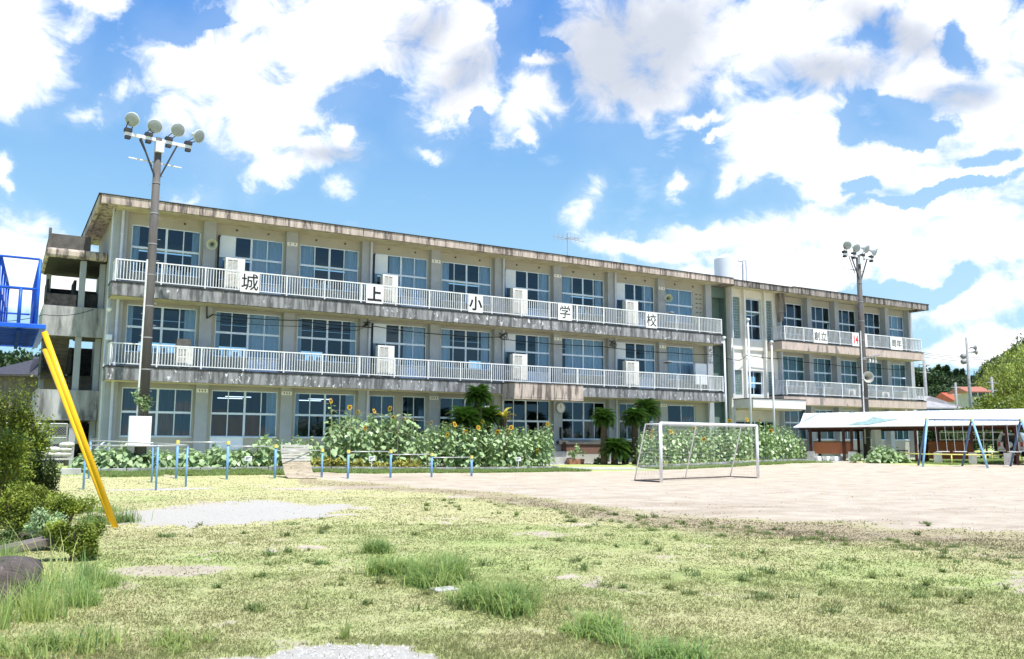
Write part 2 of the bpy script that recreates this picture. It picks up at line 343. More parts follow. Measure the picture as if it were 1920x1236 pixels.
def arr_mesh(name, V, FC, material, tint=None, smooth=False):
    """mesh from numpy arrays: V (n,3), FC (m,k)"""
    me = bpy.data.meshes.new(name); V = np.asarray(V, np.float32); FC = np.asarray(FC, np.int32)
    me.vertices.add(len(V)); me.vertices.foreach_set('co', V.ravel()); k = FC.shape[1]
    me.loops.add(FC.size); me.loops.foreach_set('vertex_index', FC.ravel()); me.polygons.add(len(FC))
    me.polygons.foreach_set('loop_start', np.arange(0, FC.size, k, dtype=np.int32))
    me.polygons.foreach_set('loop_total', np.full(len(FC), k, np.int32))
    if smooth: me.polygons.foreach_set('use_smooth', np.ones(len(FC), bool))
    me.update(calc_edges=True)
    if tint is not None:
        a = me.color_attributes.new('tint', 'FLOAT_COLOR', 'POINT'); T = np.ones((len(V), 4), np.float32)
        T[:, :3] = tint if np.ndim(tint) == 2 else np.asarray(tint)[:, None]; a.data.foreach_set('color', T.ravel())
    me.materials.append(M(material)); return me
def text_mesh(name, body, size, depth, material, parent, mtx, off=0., sx=1.):
    c = bpy.data.curves.new(name, 'FONT'); c.body = body; c.size = size; c.extrude = depth; c.offset = off; c.align_x = 'CENTER'; c.align_y = 'CENTER'
    o = bpy.data.objects.new(name, c); col.objects.link(o)
    me = bpy.data.meshes.new_from_object(o.evaluated_get(bpy.context.evaluated_depsgraph_get())); bpy.data.objects.remove(o)
    co = np.array([v.co[:] for v in me.vertices]); ctr = (co.max(0)+co.min(0))/2
    me.transform(Matrix.Translation((-ctr[0], -ctr[1], 0))); me.transform(Matrix.Diagonal((sx, 1, 1, 1))); me.materials.clear(); me.materials.append(M(material))
    q = link(name, me, parent); q.matrix_local = mtx; return q
FRONT = Matrix.Rotation(R(90), 4, 'X')

# ------------------------------------------------------------------ ground
SX = 36
sb = [gt(*p) for p in ((560, 897), (650, 906), (760, 912), (900, 927), (1000, 938), (1130, 957), (1280, 974), (1500, 990), (1700, 1000), (1920, 1004), (2300, 1010))]
bx = np.array([p.x for p in sb]); by = np.array([p.y for p in sb])
# along the direction of view across the yard: order the near edge of the bare field by bearing
bb = np.arctan2(bx, by); bd = np.hypot(bx, by)
def field_edge(x, y):
    """> 0 inside the bare playing field (metres beyond its near edge)"""
    b = np.arctan2(x, np.maximum(y, .01)); d = np.hypot(x, y)
    return d-np.interp(b, bb, bd, left=999, right=60)+3.4*(vn(x*.6, y*1.6, .30, 3)-.5)+1.6*(vn(x*.5, y*2, 1.2, 4)-.5)
def ell(x, y, cx, cy, rx, ry, rot=0):
    dx = x-cx; dy = y-cy; c, s = cos(rot), sin(rot); u = (dx*c+dy*s)/rx; v = (-dx*s+dy*c)/ry; return 1-np.hypot(u, v)
s1, s2, s3, s4 = gt(272, 957), gt(648, 968), gt(470, 938), gt(400, 990)
pc = (s1+s2+s3+s4)/4
FG = gt(645, 1248); FG2 = gt(450, 1262); w0 = gt(560, 1240); w1 = gt(700, 1200); w2 = gt(800, 1238)
def cover(x, y):
    """how bare (0..1), how white/gravelly, how green, how brown the ground is"""
    x = np.asarray(x, float); y = np.asarray(y, float)
    fe = field_edge(x, y)
    yk = np.where(x > 43, 36.5, np.where(x > 29.2, 34.9, np.where(x > 12, 34.3, 34.9)))
    strip = sstep((y-yk+.6*(vn(x, y, 1.2, 9)-.5))/.5)          # green strip by the beds
    right = sstep((x-43)/3)*sstep((y-29.5-.08*(x-45))/1.2)
    bare = sstep((fe+.6)/3.6)*(1-strip)*(1-right*.75)
    sand = np.maximum(ell(x, y, pc.x, pc.y, 2.6, 3.6, -.5), -1)
    gravel = sstep((sand+.55*(vn(x, y, 1.4, 5)-.5)+.4*(vn(x, y, 5, 15)-.5))*3.2)
    fg = sstep((np.maximum(ell(x, y, FG.x, FG.y, .75, .62, -.5), ell(x, y, FG2.x, FG2.y, .8, .4, -.5))+.45*(vn(x, y, 3, 6)-.5)+.4*(vn(x, y, 9, 16)-.5))*4)
    p3 = gt(300, 918); g3 = sstep((ell(x, y, p3.x, p3.y, 2.0, .8, -.1)+.4*(vn(x, y, 1.5, 8)-.5))*3)*.8
    p5 = gt(620, 915); g5 = sstep((ell(x, y, p5.x, p5.y, 2.6, 1.2, -.1)+.5*(vn(x, y, 1.5, 18)-.5))*3)*.7
    p6 = gt(235, 962); g6 = sstep((ell(x, y, p6.x, p6.y, .9, .7, 0)+.6*(vn(x, y, 1.8, 28)-.5))*3)*.5
    p4 = gt(320, 1072); g4 = sstep((ell(x, y, p4.x, p4.y, 1.0, .8, -.5)+.8*(vn(x, y, 2.5, 12)-.5))*2)*.6
    gravel = np.maximum.reduce([gravel, fg, g3, g6])
    bare = np.maximum.reduce([bare, gravel, g4, g5])
    patch = sstep((vn(x, y, .9, 21, 5)-.60)*6)*.5+sstep((vn(x, y, 4.2, 22, 3)-.62)*7)*.4
    bare = np.clip(np.maximum(bare, patch*(fe < 0)), 0, 1)
    ruts = sstep((vn(x*.35-y*.1, y*1.3+x*.25, .55, 81, 4)-.5)*6)*sstep((fe-.5)/1.5)*sstep((9-fe)/5)
    brown = sstep((fe+3.6)/2.2)*sstep((1.8-fe)/1.6)*(.62+.7*vn(x, y, .5, 31))*sstep((x-3)/5)
    brown = np.clip(brown+.6*sstep((vn(x, y, .22, 33)-.5)*6)*sstep((fe+7)/4)*sstep((2-fe)/2)*sstep((x-10)/6), 0, 1)
    brown = np.maximum(brown*(fe < 2.5), ruts*.75)
    bare = np.where((ruts > .3) & (fe > 0), bare*(1-.35*ruts), bare)
    green = np.clip(.30+.9*(vn(x, y, .33, 41)-.45)+.5*(vn(x, y, 1.7, 42)-.5)+.25*sstep((8.5-np.hypot(x, y))/4)-.2*sstep((np.hypot(x, y)-10)/8), 0, 1)
    green = np.maximum(green, strip*.95); green = np.maximum(green, right*.5)
    return bare, gravel, green, brown
def axis(parts):
    o = []
    for a, b, st in parts: o += list(np.arange(a, b-1e-6, st))
    return np.array(o+[parts[-1][1]])
gx = axis([(-3000, -1000, 500), (-1000, -200, 100), (-200, -20, 12), (-20, -4, 1), (-4, 12, .1), (12, 70, .28), (70, 130, 3), (130, 400, 15), (400, 1200, 100), (1200, 4000, 500)])
gy = axis([(-400, -40, 60), (-40, 3, 4), (3, 14, .1), (14, 24, .16), (24, 40, .22), (40, 80, 1.5), (80, 300, 10), (300, 1200, 100), (1200, 4000, 500)])
XX, YY = np.meshgrid(gx, gy, indexing='xy'); ZZ = G(XX, YY)+.05*(vn(XX, YY, .5, 51)-.5)*(YY > 2)+.02*(vn(XX, YY, 4, 52)-.5)*(np.hypot(XX, YY) < 30)
ZZ = ZZ-.25*((YY > 42.9) & (YY < 60) & (XX > 3) & (XX < 62))
nx, ny = len(gx), len(gy); idx = np.arange(nx*ny).reshape(ny, nx)
FC = np.stack([idx[:-1, :-1], idx[:-1, 1:], idx[1:, 1:], idx[1:, :-1]], -1).reshape(-1, 4)
ba, gv, gn, bn_ = cover(XX.ravel(), YY.ravel())
gm = bpy.data.materials.new('ground'); gm.use_nodes = True; t = NT(gm.node_tree); t.n.clear(); MATS['ground'] = gm
out = t.node('ShaderNodeOutputMaterial'); b = t.node('ShaderNodeBsdfPrincipled'); b.inputs['Roughness'].default_value = .95; b.inputs['Specular IOR Level'].default_value = .1
co = t.node('ShaderNodeTexCoord').outputs['Object']
at = t.node('ShaderNodeAttribute', attribute_name='cov'); sp = t.node('ShaderNodeSeparateColor'); t.l.new(at.outputs['Color'], sp.inputs[0])
at2 = t.node('ShaderNodeAttribute', attribute_name='tint'); sp2 = t.node('ShaderNodeSeparateColor'); t.l.new(at2.outputs['Color'], sp2.inputs[0])
n1 = t.noise(co, 9, 6, .65); n2 = t.noise(co, 60, 4, .7); n3 = t.noise(co, 1.3, 5, .6)
grass = t.mix(t.ramp(t.math('ADD', sp.outputs[2], t.math('MULTIPLY', t.math('SUBTRACT', n1, .5), .7)), .1, .8), (.60, .57, .28), (.42, .53, .17))
grass = t.mix(t.ramp(n2, .42, .66), grass, (.45, .42, .21))
brown = t.mix(t.ramp(n1, .4, .6), (.46, .37, .25), (.31, .24, .16))
grass = t.mix(t.math('MULTIPLY', sp2.outputs[0], .85), grass, brown)
sand = t.mix(t.ramp(n3, .35, .65), (.60, .51, .395), (.49, .41, .31)); sand = t.mix(t.ramp(n2, .55, .75), sand, (.40, .33, .27))
sand = t.mix(t.ramp(t.noise(t.mapv(co, (.35, 1, 1), rot=(0, 0, -.35)), 1.1, 6, .65), .57, .68), sand, (.43, .34, .26))
grav = t.mix(t.ramp(n2, .38, .62), (.60, .57, .50), (.43, .40, .35))
sand = t.mix(t.math('MULTIPLY', sp2.outputs[0], .6), sand, (.37, .29, .21)); bare = t.mix(sp.outputs[1], sand, grav)
bf = t.ramp(t.math('ADD', sp.outputs[0], t.math('MULTIPLY', t.math('SUBTRACT', n1, .5), .9)), .32, .62)
t.put(b.inputs['Base Color'], t.mix(bf, grass, bare))
bp = t.node('ShaderNodeBump'); bp.inputs['Strength'].default_value = .8; bp.inputs['Distance'].default_value = .03
t.put(bp.inputs['Height'], t.math('ADD', n2, n1)); t.l.new(bp.outputs[0], b.inputs['Normal']); t.l.new(b.outputs[0], out.inputs[0])
me = arr_mesh('ground', np.stack([XX.ravel(), YY.ravel(), ZZ.ravel()], 1), FC, 'ground', tint=bn_, smooth=True)
a = me.color_attributes.new('cov', 'FLOAT_COLOR', 'POINT'); T = np.ones((nx*ny, 4), np.float32); T[:, 0] = ba; T[:, 1] = gv; T[:, 2] = gn; a.data.foreach_set('color', T.ravel())
tag(link('ground', me), kind='structure')

# ------------------------------------------------------------------ the school
YC, YW, YS = 42.52, 42.80, 41.22         # column face, wall face, balcony edge
LV = [.96, 4.68, 8.40]                   # floors
B = thing('school_building', 'long three storey concrete school with balconies across its whole front', 'building', (4, 42.5, 0))
B.location = (0, 0, 0)
wall = MB(); colm = MB(); soff = MB(); inner = MB(); infl = MB()
CX = [4.16+4*i for i in range(10)]
def colrange(i):
    if i == 0: return 4.0, 4.52
    if i == 9: return 39.95, 40.46
    return CX[i]-.28, CX[i]+.28
wins = []     # (x0,x1,z0,z1,zt,cols,spec)
def punch(x0, x1, zb, ztop, holes):
    """wall panel with rectangular holes [(hx0,hx1,hz0,hz1)] side by side"""
    cur = x0
    for hx0, hx1, hz0, hz1 in sorted(holes):
        if hx0-cur > .004: wall.box(cur, hx0, YW, YW+.16, zb, ztop)
        if hz0-zb > .004: wall.box(hx0, hx1, YW, YW+.16, zb, hz0)
        if ztop-hz1 > .004: wall.box(hx0, hx1, YW, YW+.16, hz1, ztop)
        cur = hx1
    if x1-cur > .004: wall.box(cur, x1, YW, YW+.16, zb, ztop)
for i in range(9):
    a, b_ = colrange(i)[1], colrange(i+1)[0]
    for fl in range(3):
        zb, ztp = (LV[fl] if fl else .1), (LV[fl]+3.72 if fl < 2 else 12.1)
        zs, zt, zh = [(1.66, 2.76, 3.86), (5.50, 6.65, 7.66), (9.22, 10.37, 11.42)][fl]
        wx0, wx1 = a+.22, b_-.08
        if i == 8:
            wx0, wx1 = 36.75, 39.05
            if fl == 0: zs = 2.55; zt = None
            punch(a, b_, zb, ztp, [(wx0, wx1, zs, zh)]); wins.append((wx0, wx1, zs, zh, zt, 2, {'cur': 'full' if fl else 'half'})); continue
        if fl == 0 and i == 3:
            hs = [(16.6, 18.0, 1.66, 3.86), (18.45, 19.8, 1.66, 3.86)]
            punch(a, b_, zb, ztp, hs)
            for h in hs: wins.append((h[0], h[1], 1.66, 3.86, 2.76, 2, {'cur': 'full'}))
            continue
        if fl == 0 and i == 7:
            hs = [(32.9, 34.1, 1.66, 3.86), (34.45, 35.6, 1.66, 3.86)]
            punch(a, b_, zb, ztp, hs)
            for h in hs: wins.append((h[0], h[1], 1.66, 3.86, 2.76, 2, {'cur': 'full'}))
            continue
        if fl == 0 and i == 5:
            punch(a, b_, zb, ztp, [(a+.1, b_-.1, .96, 3.86)]); wins.append((a+.1, b_-.1, .96, 3.86, 2.66, 4, {'entr': 1})); continue
        sp_ = {'cur': ['ends', 'right', 'ends', 'right2', 'ends', 'right', 'ends', 'right', 'ends'][i]}
        if fl == 0: sp_['cur'] = ['full', 'rightend', 'left1', '', 'full', '', 'none', '', ''][i]
        if fl and i in (3, 5, 7): sp_['panel'] = 1; sp_['door'] = (.5, 1)
        if fl == 2 and i == 1: sp_['panel'] = 1; sp_['door'] = (.5, 1)
        if fl == 1 and i == 1: sp_['door'] = (.5, 1)
        if fl == 0 and i == 1: sp_['door'] = (0, .5)
        if fl == 1 and i == 6: sp_['cur'] = 'full'
        if 'door' in sp_:
            m_ = (wx0+wx1)/2; d0, d1 = (wx0, m_) if sp_['door'][0] == 0 else (m_, wx1)
            holes = [(wx0, m_, zs, zh), (m_, wx1, zs, zh)]
            holes = [(h0, h1, (LV[fl]+.06 if h0 == d0 else zs), z1) for h0, h1, _, z1 in holes]
            punch(a, b_, zb, ztp, holes)
        else: punch(a, b_, zb, ztp, [(wx0, wx1, zs, zh)])
        wins.append((wx0, wx1, zs, zh, zt, 4, sp_))
for i in range(10):
    a, b_ = colrange(i); q = MB(); q.box(a, b_, YC, YW+.3, .1, 12.0); q.build('column', 'column_paint', B)
# end walls, back, floors
wall.box(4.002, 4.16, YW+.3, 50.4, .1, 12.05); wall.box(40.30, 40.455, YW+.3, 50.4, .1, 12.05)
for z in (LV[0], 4.45, 8.17): infl.box(4.16, 61.0, YW+.17, 50.2, z-.12, z+.02)
for z in (4.30, 8.02, 11.95): inner.box(4.16, 61.0, YW+.17, 50.2, z-.06, z)
for fl in range(3):                         # corridor side wall; openings to the sky behind on the second storey
    z0 = LV[fl]; z1 = z0+3.25
    holes = [(x, x+2.2) for x in np.arange(6.2, 58, 4.0)] if fl == 1 else []; cur = 4.16
    for h0, h1 in holes:
        inner.box(cur, h0, 50.05, 50.2, z0, z1)
        inner.box(h0, h1, 50.05, 50.2, z0, z0+(1.15 if fl else 1.4)); inner.box(h0, h1, 50.05, 50.2, z0+(2.05 if fl == 1 else 1.9 if fl else 1.6), z1); cur = h1
    inner.box(cur, 61.0, 50.05, 50.2, z0, z1)
    for x in np.arange(12.16, 60, 8.0):
        if abs(x-44.2) > 3: inner.box(x-.06, x+.06, YW+.35, 50.04, z0, z1)
# roof
roof = MB()
roof.box(3.24, 40.98, 41.0, 51.3, 11.97, 12.12)          # slab
roof.box(3.24, 40.98, 40.97, 41.15, 11.80, 12.17)        # front lip
roof.box(3.16, 3.32, 41.16, 51.3, 11.80, 12.17)
ro = roof.build('roof', 'fascia', B)
cp = MB(); cp.box(3.12, 40.99, 40.93, 41.2, 12.175, 12.215); cp.box(3.12, 3.34, 41.21, 51.3, 12.175, 12.215); cp.build('roof_edge_trim', 'black_strip', ro)
rs = MB(); rs.box(4.0, 40.45, 41.16, YW+.1, 11.93, 11.965); rs.build('eave_soffit', 'soffit', ro)
roof = MB()
roof.box(41.0, 61.6, 41.1, 51.3, 11.95, 12.10); roof.box(41.0, 46.6, 41.02, 41.2, 11.74, 12.10); roof.box(46.6, 61.62, 40.97, 41.15, 11.72, 12.14); roof.box(61.45, 61.62, 41.16, 51.3, 11.72, 12.12)
r2 = roof.build('roof', 'fascia_dark', B)
cp = MB(); cp.box(40.99, 46.6, 40.98, 41.25, 12.105, 12.145); cp.box(46.6, 61.66, 40.93, 41.25, 12.145, 12.19); cp.build('roof_edge_trim', 'black_strip', r2)
rs = MB(); rs.box(41.9, 61.4, 41.21, YW+.1, 11.9, 11.945); rs.build('eave_soffit', 'soffit', r2)
# balconies: slab, dark drip strip, railing
def balcony(x0, x1, z1, z0, m_, ybk=YC-.005, ret=False):
    s_ = MB(); s_.box(x0, x1, YS-.06, ybk, z0, z1-.06); s_.box(x0, x1, YW-.26, YW-.003, z0+.3, z1)
    o = s_.build('balcony', m_, B)
    k = MB(); k.box(x0-.02, x1+.02, YS-.085, ybk, z1-.058, z1); k.build('drip_edge', 'black_strip', o)
    u = MB(); u.box(x0+.05, x1-.05, YS+.15, YW-.27, z0-.012, z0-.003); u.build('underside', 'soffit', o)
    return o
def railing(x0, x1, zf, parent, left=False, right=False):
    r_ = MB(); zt = zf+1.01; y = YS+.03
    r_.box(x0, x1, y-.03, y+.03, zt-.045, zt+.01); r_.box(x0, x1, y-.02, y+.02, zf+.09, zf+.13)
    n = max(1, round((x1-x0)/1.95)); px = np.linspace(x0+.03, x1-.03, n+1)
    for p in px: r_.box(p-.03, p+.03, y-.032, y+.032, zf, zt-.05)
    nb = int((x1-x0)/.128)
    for p in np.linspace(x0+.1, x1-.1, nb):
        if np.min(abs(px-p)) > .05: r_.box(p-.014, p+.014, y-.012, y+.012, zf+.13, zt-.045)
    for f_, x in ((left, x0+.03), (right, x1-.03)):
        if f_:
            r_.box(x-.03, x+.03, y+.033, YC-.06, zt-.045, zt+.01); r_.box(x-.02, x+.02, y+.033, YC-.06, zf+.09, zf+.13)
            for q in np.arange(y+.13, YC-.1, .128): r_.box(x-.012, x+.012, q-.014, q+.014, zf+.13, zt-.045)
    return r_.build('balcony_railing', 'rail_white', parent)
balc = {}
for z1, z0, k in ((8.42, 7.80, 3), (4.70, 4.08, 2)):
    balc['m%d' % k] = o = balcony(3.86, 40.12, z1, z0, 'slab_edge'); railing(3.98, 40.08, z1, o, left=True, right=True)
    balc['w%d' % k] = o = balcony(45.5, 60.95, z1, z0+(.0 if k == 3 else .0), 'slab_pink'); railing(45.85, 60.85, z1, o, left=True, right=True)
    wl = MB(); wl.box(45.3, 45.42, YS+.1, YW, z1, z1+1.0)
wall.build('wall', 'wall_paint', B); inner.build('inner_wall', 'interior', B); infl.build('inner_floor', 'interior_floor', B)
# eave hooks: small round vents below the roof beam
v_ = MB()
for i in range(9):
    a, b_ = colrange(i)[1], colrange(i+1)[0]
    for f_ in (.3, .75): v_.lathe([(.05, 0), (.05, .05), (.03, .09)], 8, Matrix.Translation((a+(b_-a)*f_, YW, 11.72)) @ Matrix.Rotation(R(90), 4, 'X'))
v_.build('vent', 'dark_concrete', B)

def curtain(x0, x1, z0, z1, y, m_, par, amp=.035, flare=0.):
    n = max(6, int((x1-x0)/.035)); V = []; 
    for k in range(n+1):
        f_ = k/n; x = x0+(x1-x0)*f_; o = amp*sin(f_*n*.9)+amp*.5*sin(f_*n*.37+1)
        V += [(x+flare*(f_ if flare > 0 else (1-f_)), y+o, z0), (x, y+o, z1)]
    FQ = [(2*k, 2*k+2, 2*k+3, 2*k+1) for k in range(n)]
    me = arr_mesh('curtain', V, FQ, m_, smooth=True); return link('curtain', me, par)
def window(x0, x1, z0, z1, zt, cols, spec, y=YW+.06, mm='curtain', first=None):
    f_ = MB(); e_ = .045; y0, y1 = y, y+.05
    d_ = spec.get('door'); mid = (x0+x1)/2
    f_.box(x0, x1, y0, y1, z1-e_, z1); f_.box(x0, x0+e_, y0, y1, z0, z1-e_); f_.box(x1-e_, x1, y0, y1, z0, z1-e_)
    f_.box(x0-.03, x1+.03, y0-.10, y1, z0-.04, z0)
    xs = np.linspace(x0, x1, cols+1); thick = cols == 4
    if spec.get('three'): xs = np.array([x0, x0+(x1-x0)*.34, x0+(x1-x0)*.68, x1])
    for k in range(1, len(xs)-1):
        h = .05 if (thick and k == 2) else .022
        f_.box(xs[k]-h, xs[k]+h, y0+.004, y1-.004, z0, z1-e_)
    if zt: f_.box(x0+e_, x1-e_, y0-.012, y1, zt-.05, zt+.05)
    f_.box(x0+e_, x1-e_, y0+.002, y1-.006, z0, z0+.04)
    lf = spec.get('low')
    fr_ = f_.build('window', 'alu', B)
    g_ = MB(); zz = [z0, zt, z1] if zt else [z0, z1]
    for ka in range(len(xs)-1):
        for kb in range(len(zz)-1):
            t1_, t2_, t3_ = (random.uniform(-.006, .006) for _ in range(3)); a_, b2, c_, d2 = xs[ka], xs[ka+1], zz[kb], zz[kb+1]
            g_.quad((a_, y+.025+t1_, c_), (b2, y+.025-t1_+t2_, c_), (b2, y+.025+t3_, d2), (a_, y+.025+t3_+t1_-t2_+t1_, d2))
    g_.build('pane', 'glass', fr_)
    if z0 > 5 and cols == 4 and random.random() < .6:
        q = MB(); xa = x0+random.uniform(.2, 1.2)
        for k in range(random.randint(2, 5)):
            w2 = random.uniform(.18, .3); h2 = random.uniform(.16, .34); q.box(xa, xa+w2, y+.06, y+.066, z0+.03, z0+.03+h2); xa += w2+random.uniform(.03, .25)
            if xa > x1-.5: break
        q.build('papers', 'sign_white', fr_)
    if spec.get('panel'):
        q = MB(); q.box(x0+e_, xs[1]-.022, y0-.008, y1-.012, zt+.05, z1-e_); q.build('blank_panel', 'white_panel', fr_)
        pp = MB(); px = x0-.03; pp.tube([(px+.05, y0-.1, z1-.06), (px, y0-.14, z1-.1), (px, y0-.14, z0-.6)], .045, 8); pp.build('duct_pipe', 'black_metal', fr_)
    if d_:
        a_, b2 = (x0, mid) if d_[0] == 0 else (mid, x1); zf = z0-.74 if z0 > 2 else .98
        q = MB(); q.box(a_, a_+.05, y0, y1, zf, z0-.041); q.box(b2-.05, b2, y0, y1, zf, z0-.041); q.box((a_+b2)/2-.03, (a_+b2)/2+.03, y0-.01, y1, zf, z0-.041)
        q.box(a_+.05, (a_+b2)/2-.03, y0+.01, y1-.01, zf, z0-.041); q.box((a_+b2)/2+.03, b2-.05, y0+.01, y1-.01, zf, z0-.041); q.build('door_panel', 'white_panel', fr_)
    c_ = spec.get('cur', ''); yy = y+.11; L = x1-x0
    zc = z0-.3 if z0 > 2 else z0-.1
    J = lambda: random.uniform(.6, 1.9)
    if c_ == 'ends': curtain(x0+.02, x0+L*.13*J(), zc, z1-.02, yy, mm, fr_, flare=0); curtain(x1-L*.13*J(), x1-.02, zc, z1-.02, yy, mm, fr_)
    if c_ in ('right', 'right2'): curtain(x1-L*(.30 if c_ == 'right' else .48)*J(), x1-.02, zc, z1-.02, yy, mm, fr_); curtain(x0+.02, x0+L*.08, zc, z1-.02, yy, mm, fr_)
    if c_ == 'rightend': curtain(x1-L*.16, x1-.02, zc, z1-.02, yy, mm, fr_)
    if c_ == 'left1': curtain(x0+.02, x0+L*.08, zc, z1-.02, yy, mm, fr_); curtain(x1-L*.14, x1-.02, zc, z1-.02, yy, mm, fr_)
    if c_ == 'full':
        s0 = random.uniform(0, .25)
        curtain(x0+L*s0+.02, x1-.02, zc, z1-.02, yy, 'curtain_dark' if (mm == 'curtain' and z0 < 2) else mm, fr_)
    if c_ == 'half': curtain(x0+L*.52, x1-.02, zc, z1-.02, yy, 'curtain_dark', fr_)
    return fr_
for wv in wins:
    sp_ = wv[6]
    if sp_.get('entr'):
        fr_ = window(wv[0], wv[1], wv[2], wv[3], wv[4], 4, {})
        q = MB(); m0 = (wv[0]+wv[1])/2
        for x in (m0-.85, m0-.03, m0+.03, m0+.85): q.box(x-.03, x+.03, YW+.03, YW+.058, .98, 2.6)
        q.build('door_frame', 'alu', fr_)
    else: window(*wv)
# wing: slim piers with wide recessed windows
wg = MB(); wgc = MB(); YR = 42.98
XP = [(46.65, 47.05), (49.74, 50.19), (52.67, 53.12), (55.56, 56.01), (58.44, 58.9), (61.3, 61.72)]
for k, (a, b_) in enumerate(XP):
    q = MB(); q.box(a, b_, YC+.02, YR+.2, .1, 11.9); q.build('column', 'column_paint', B)
for fl in range(3):
    zb, ztp = (LV[fl] if fl else .1), (LV[fl]+3.72 if fl < 2 else 12.0)
    zs, zt, zh = [(1.75, 2.9, 3.86), (5.50, 6.55, 7.62), (9.22, 10.35, 11.42)][fl]
    for k in range(5):
        a, b_ = XP[k][1], XP[k+1][0]
        wg.box(a, b_, YR, YR+.16, zb, zs); wg.box(a, b_, YR, YR+.16, zh, ztp); wg.box(a, a+.25, YR, YR+.16, zs, zh)
        window(a+.25, b_-.01, zs, zh, zt, 3, {'cur': 'full' if (fl < 2 or k == 4) else '', 'three': 1}, y=YR+.05, mm='curtain_green' if fl < 2 else 'curtain')
wg.box(61.5, 61.7, YR+.2, 50.4, .1, 12.0)
wg.build('wall', 'wall_paint', B)
# green recess between the two blocks
rc = MB(); rc.box(40.46, 41.15, 43.5, 43.62, .1, 12.0); rc.box(41.15, 42.0, 43.42, 43.62, .1, 12.0); rc.box(41.98, 42.1, YC+.35, 43.6, .1, 11.95); rc.box(40.46, 42.1, 42.9, 43.0, 11.2, 11.93)
rc.build('stair_recess', 'teal_paint', B)
d_ = MB()
for z in (8.5, 4.8, 1.0): d_.box(40.6, 41.1, 43.44, 43.495, z, z+2.4)
d_.build('recess_door', 'black_metal', B)
# white centre block with glass bricks and fins
cb = MB(); YB = 42.62
holes = [(42.50, 43.15), (43.55, 45.15), (45.55, 46.25)]
def band(z0, z1, y0=YB): cb.box(42.1, 46.65, y0, y0+.3, z0, z1)
band(11.35, 11.93); band(7.76, 8.50); band(7.23, 7.759, YB+.1); band(6.35, 7.229); band(4.2, 4.68); band(3.25, 4.199)
for z0, z1 in ((8.5, 11.35), (4.68, 6.35)):
    cur = 42.1
    for a, b_ in holes: cb.box(cur, a, YB+.001, YB+.3, z0, z1); cur = b_
    cb.box(cur, 46.65, YB+.001, YB+.3, z0, z1)
for x in (42.02, 43.32, 45.25): cb.box(x, x+.17, YB-.22, YB-.002, 4.45, 11.9)
cb.box(42.1, 42.5, YB+.02, YB+.3, .1, 3.249); cb.box(46.2, 46.64, YB+.02, YB+.3, .1, 3.249); cb.box(42.5, 46.2, YB+.02, YB+.3, 2.95, 3.249); cb.box(42.5, 46.2, YB+.02, YB+.3, .1, 1.2)
cb.build('centre_wall', 'centre_white', B)
for z0, z1, nz in ((8.5, 11.35, 15), (4.68, 6.35, 9)):
    for a, b_ in (holes[0], holes[2]):
        q = MB()
        nX = 4; sx = (b_-a)/nX; sz = (z1-z0)/nz
        for i in range(nX):
            for j in range(nz): q.box(a+i*sx+.015, a+(i+1)*sx-.015, YB+.10, YB+.18, z0+j*sz+.015, z0+(j+1)*sz-.015)
        o = q.build('glass_brick_panel', 'glass_block', B); q = MB(); q.box(a, b_, YB+.125, YB+.155, z0, z1); q.build('mortar', 'concrete', o)
window(43.56, 45.14, 8.52, 11.33, 10.45, 2, {'cur': ''}, y=YB+.12); q = MB(); q.box(43.6, 45.1, YB+.11, YB+.17, 9.42, 9.52); q.build('cross_bar', 'alu', B)
window(43.56, 45.14, 4.72, 6.33, 5.53, 2, {'cur': ''}, y=YB+.12); window(42.52, 46.18, 1.22, 2.93, 2.2, 4, {'cur': ''}, y=YB+.12)
# canopies
q = MB(); q.box(42.05, 46.96, 40.62, 42.38, 3.74, 4.33); o = q.build('porch_canopy', 'centre_white', B)
q = MB(); q.box(42.0, 47.0, 40.58, 42.38, 4.332, 4.38); q.build('canopy_edge', 'black_strip', o); q = MB(); q.box(42.2, 46.8, 40.8, 42.35, 3.62, 3.738); q.build('underside', 'soffit', o)
q = MB(); q.box(23.62, 28.1, 39.85, YS-.09, 3.86, 4.62); q.box(23.6, 28.12, 39.86, YS-.09, 3.76, 3.858); o = q.build('entrance_canopy', 'fascia', B)
q = MB(); q.box(23.58, 28.14, 39.82, YS-.09, 4.622, 4.66); q.build('canopy_edge', 'black_strip', o)
# downpipes
for x, yy in ((4.30, YC-.09), (16.36, YC-.09), (24.40, YC-.09), (32.4, YC-.09), (42.05, YB-.35)):
    q = MB()
    for z0, z1 in ((.4, 4.07), (4.72, 7.79), (8.44, 11.92)): q.tube([(x, yy, z0), (x, yy, z1)], .065, 10)
    for z in (1.3, 3.0, 5.3, 6.8, 9.2, 10.8): q.lathe([(.085, 0), (.085, .05)], 10, Matrix.Translation((x, yy, z)))
    q.build('downpipe', 'pipe_white', B)
q = MB(); q.box(46.55, 47.0, YC-.4, YC-.02, 10.55, 11.88); q.box(46.62, 46.95, YC-.3, YC-.02, 9.9, 10.549); q.build('rainwater_box', 'fascia_dark', B)
q = MB(); q.tube([(46.75, YC-.2, 9.9), (46.75, YC-.2, .4)], .05, 8); q.build('downpipe', 'pipe_white', B)
# concrete skirt under the ground floor, entrance step
q = MB(); q.box(24.5, 28.0, 40.6, YC-.01, .2, .62); q.box(24.5, 28.0, 41.2, YC-.01, .621, .94); q.build('entrance_step', 'concrete', B)
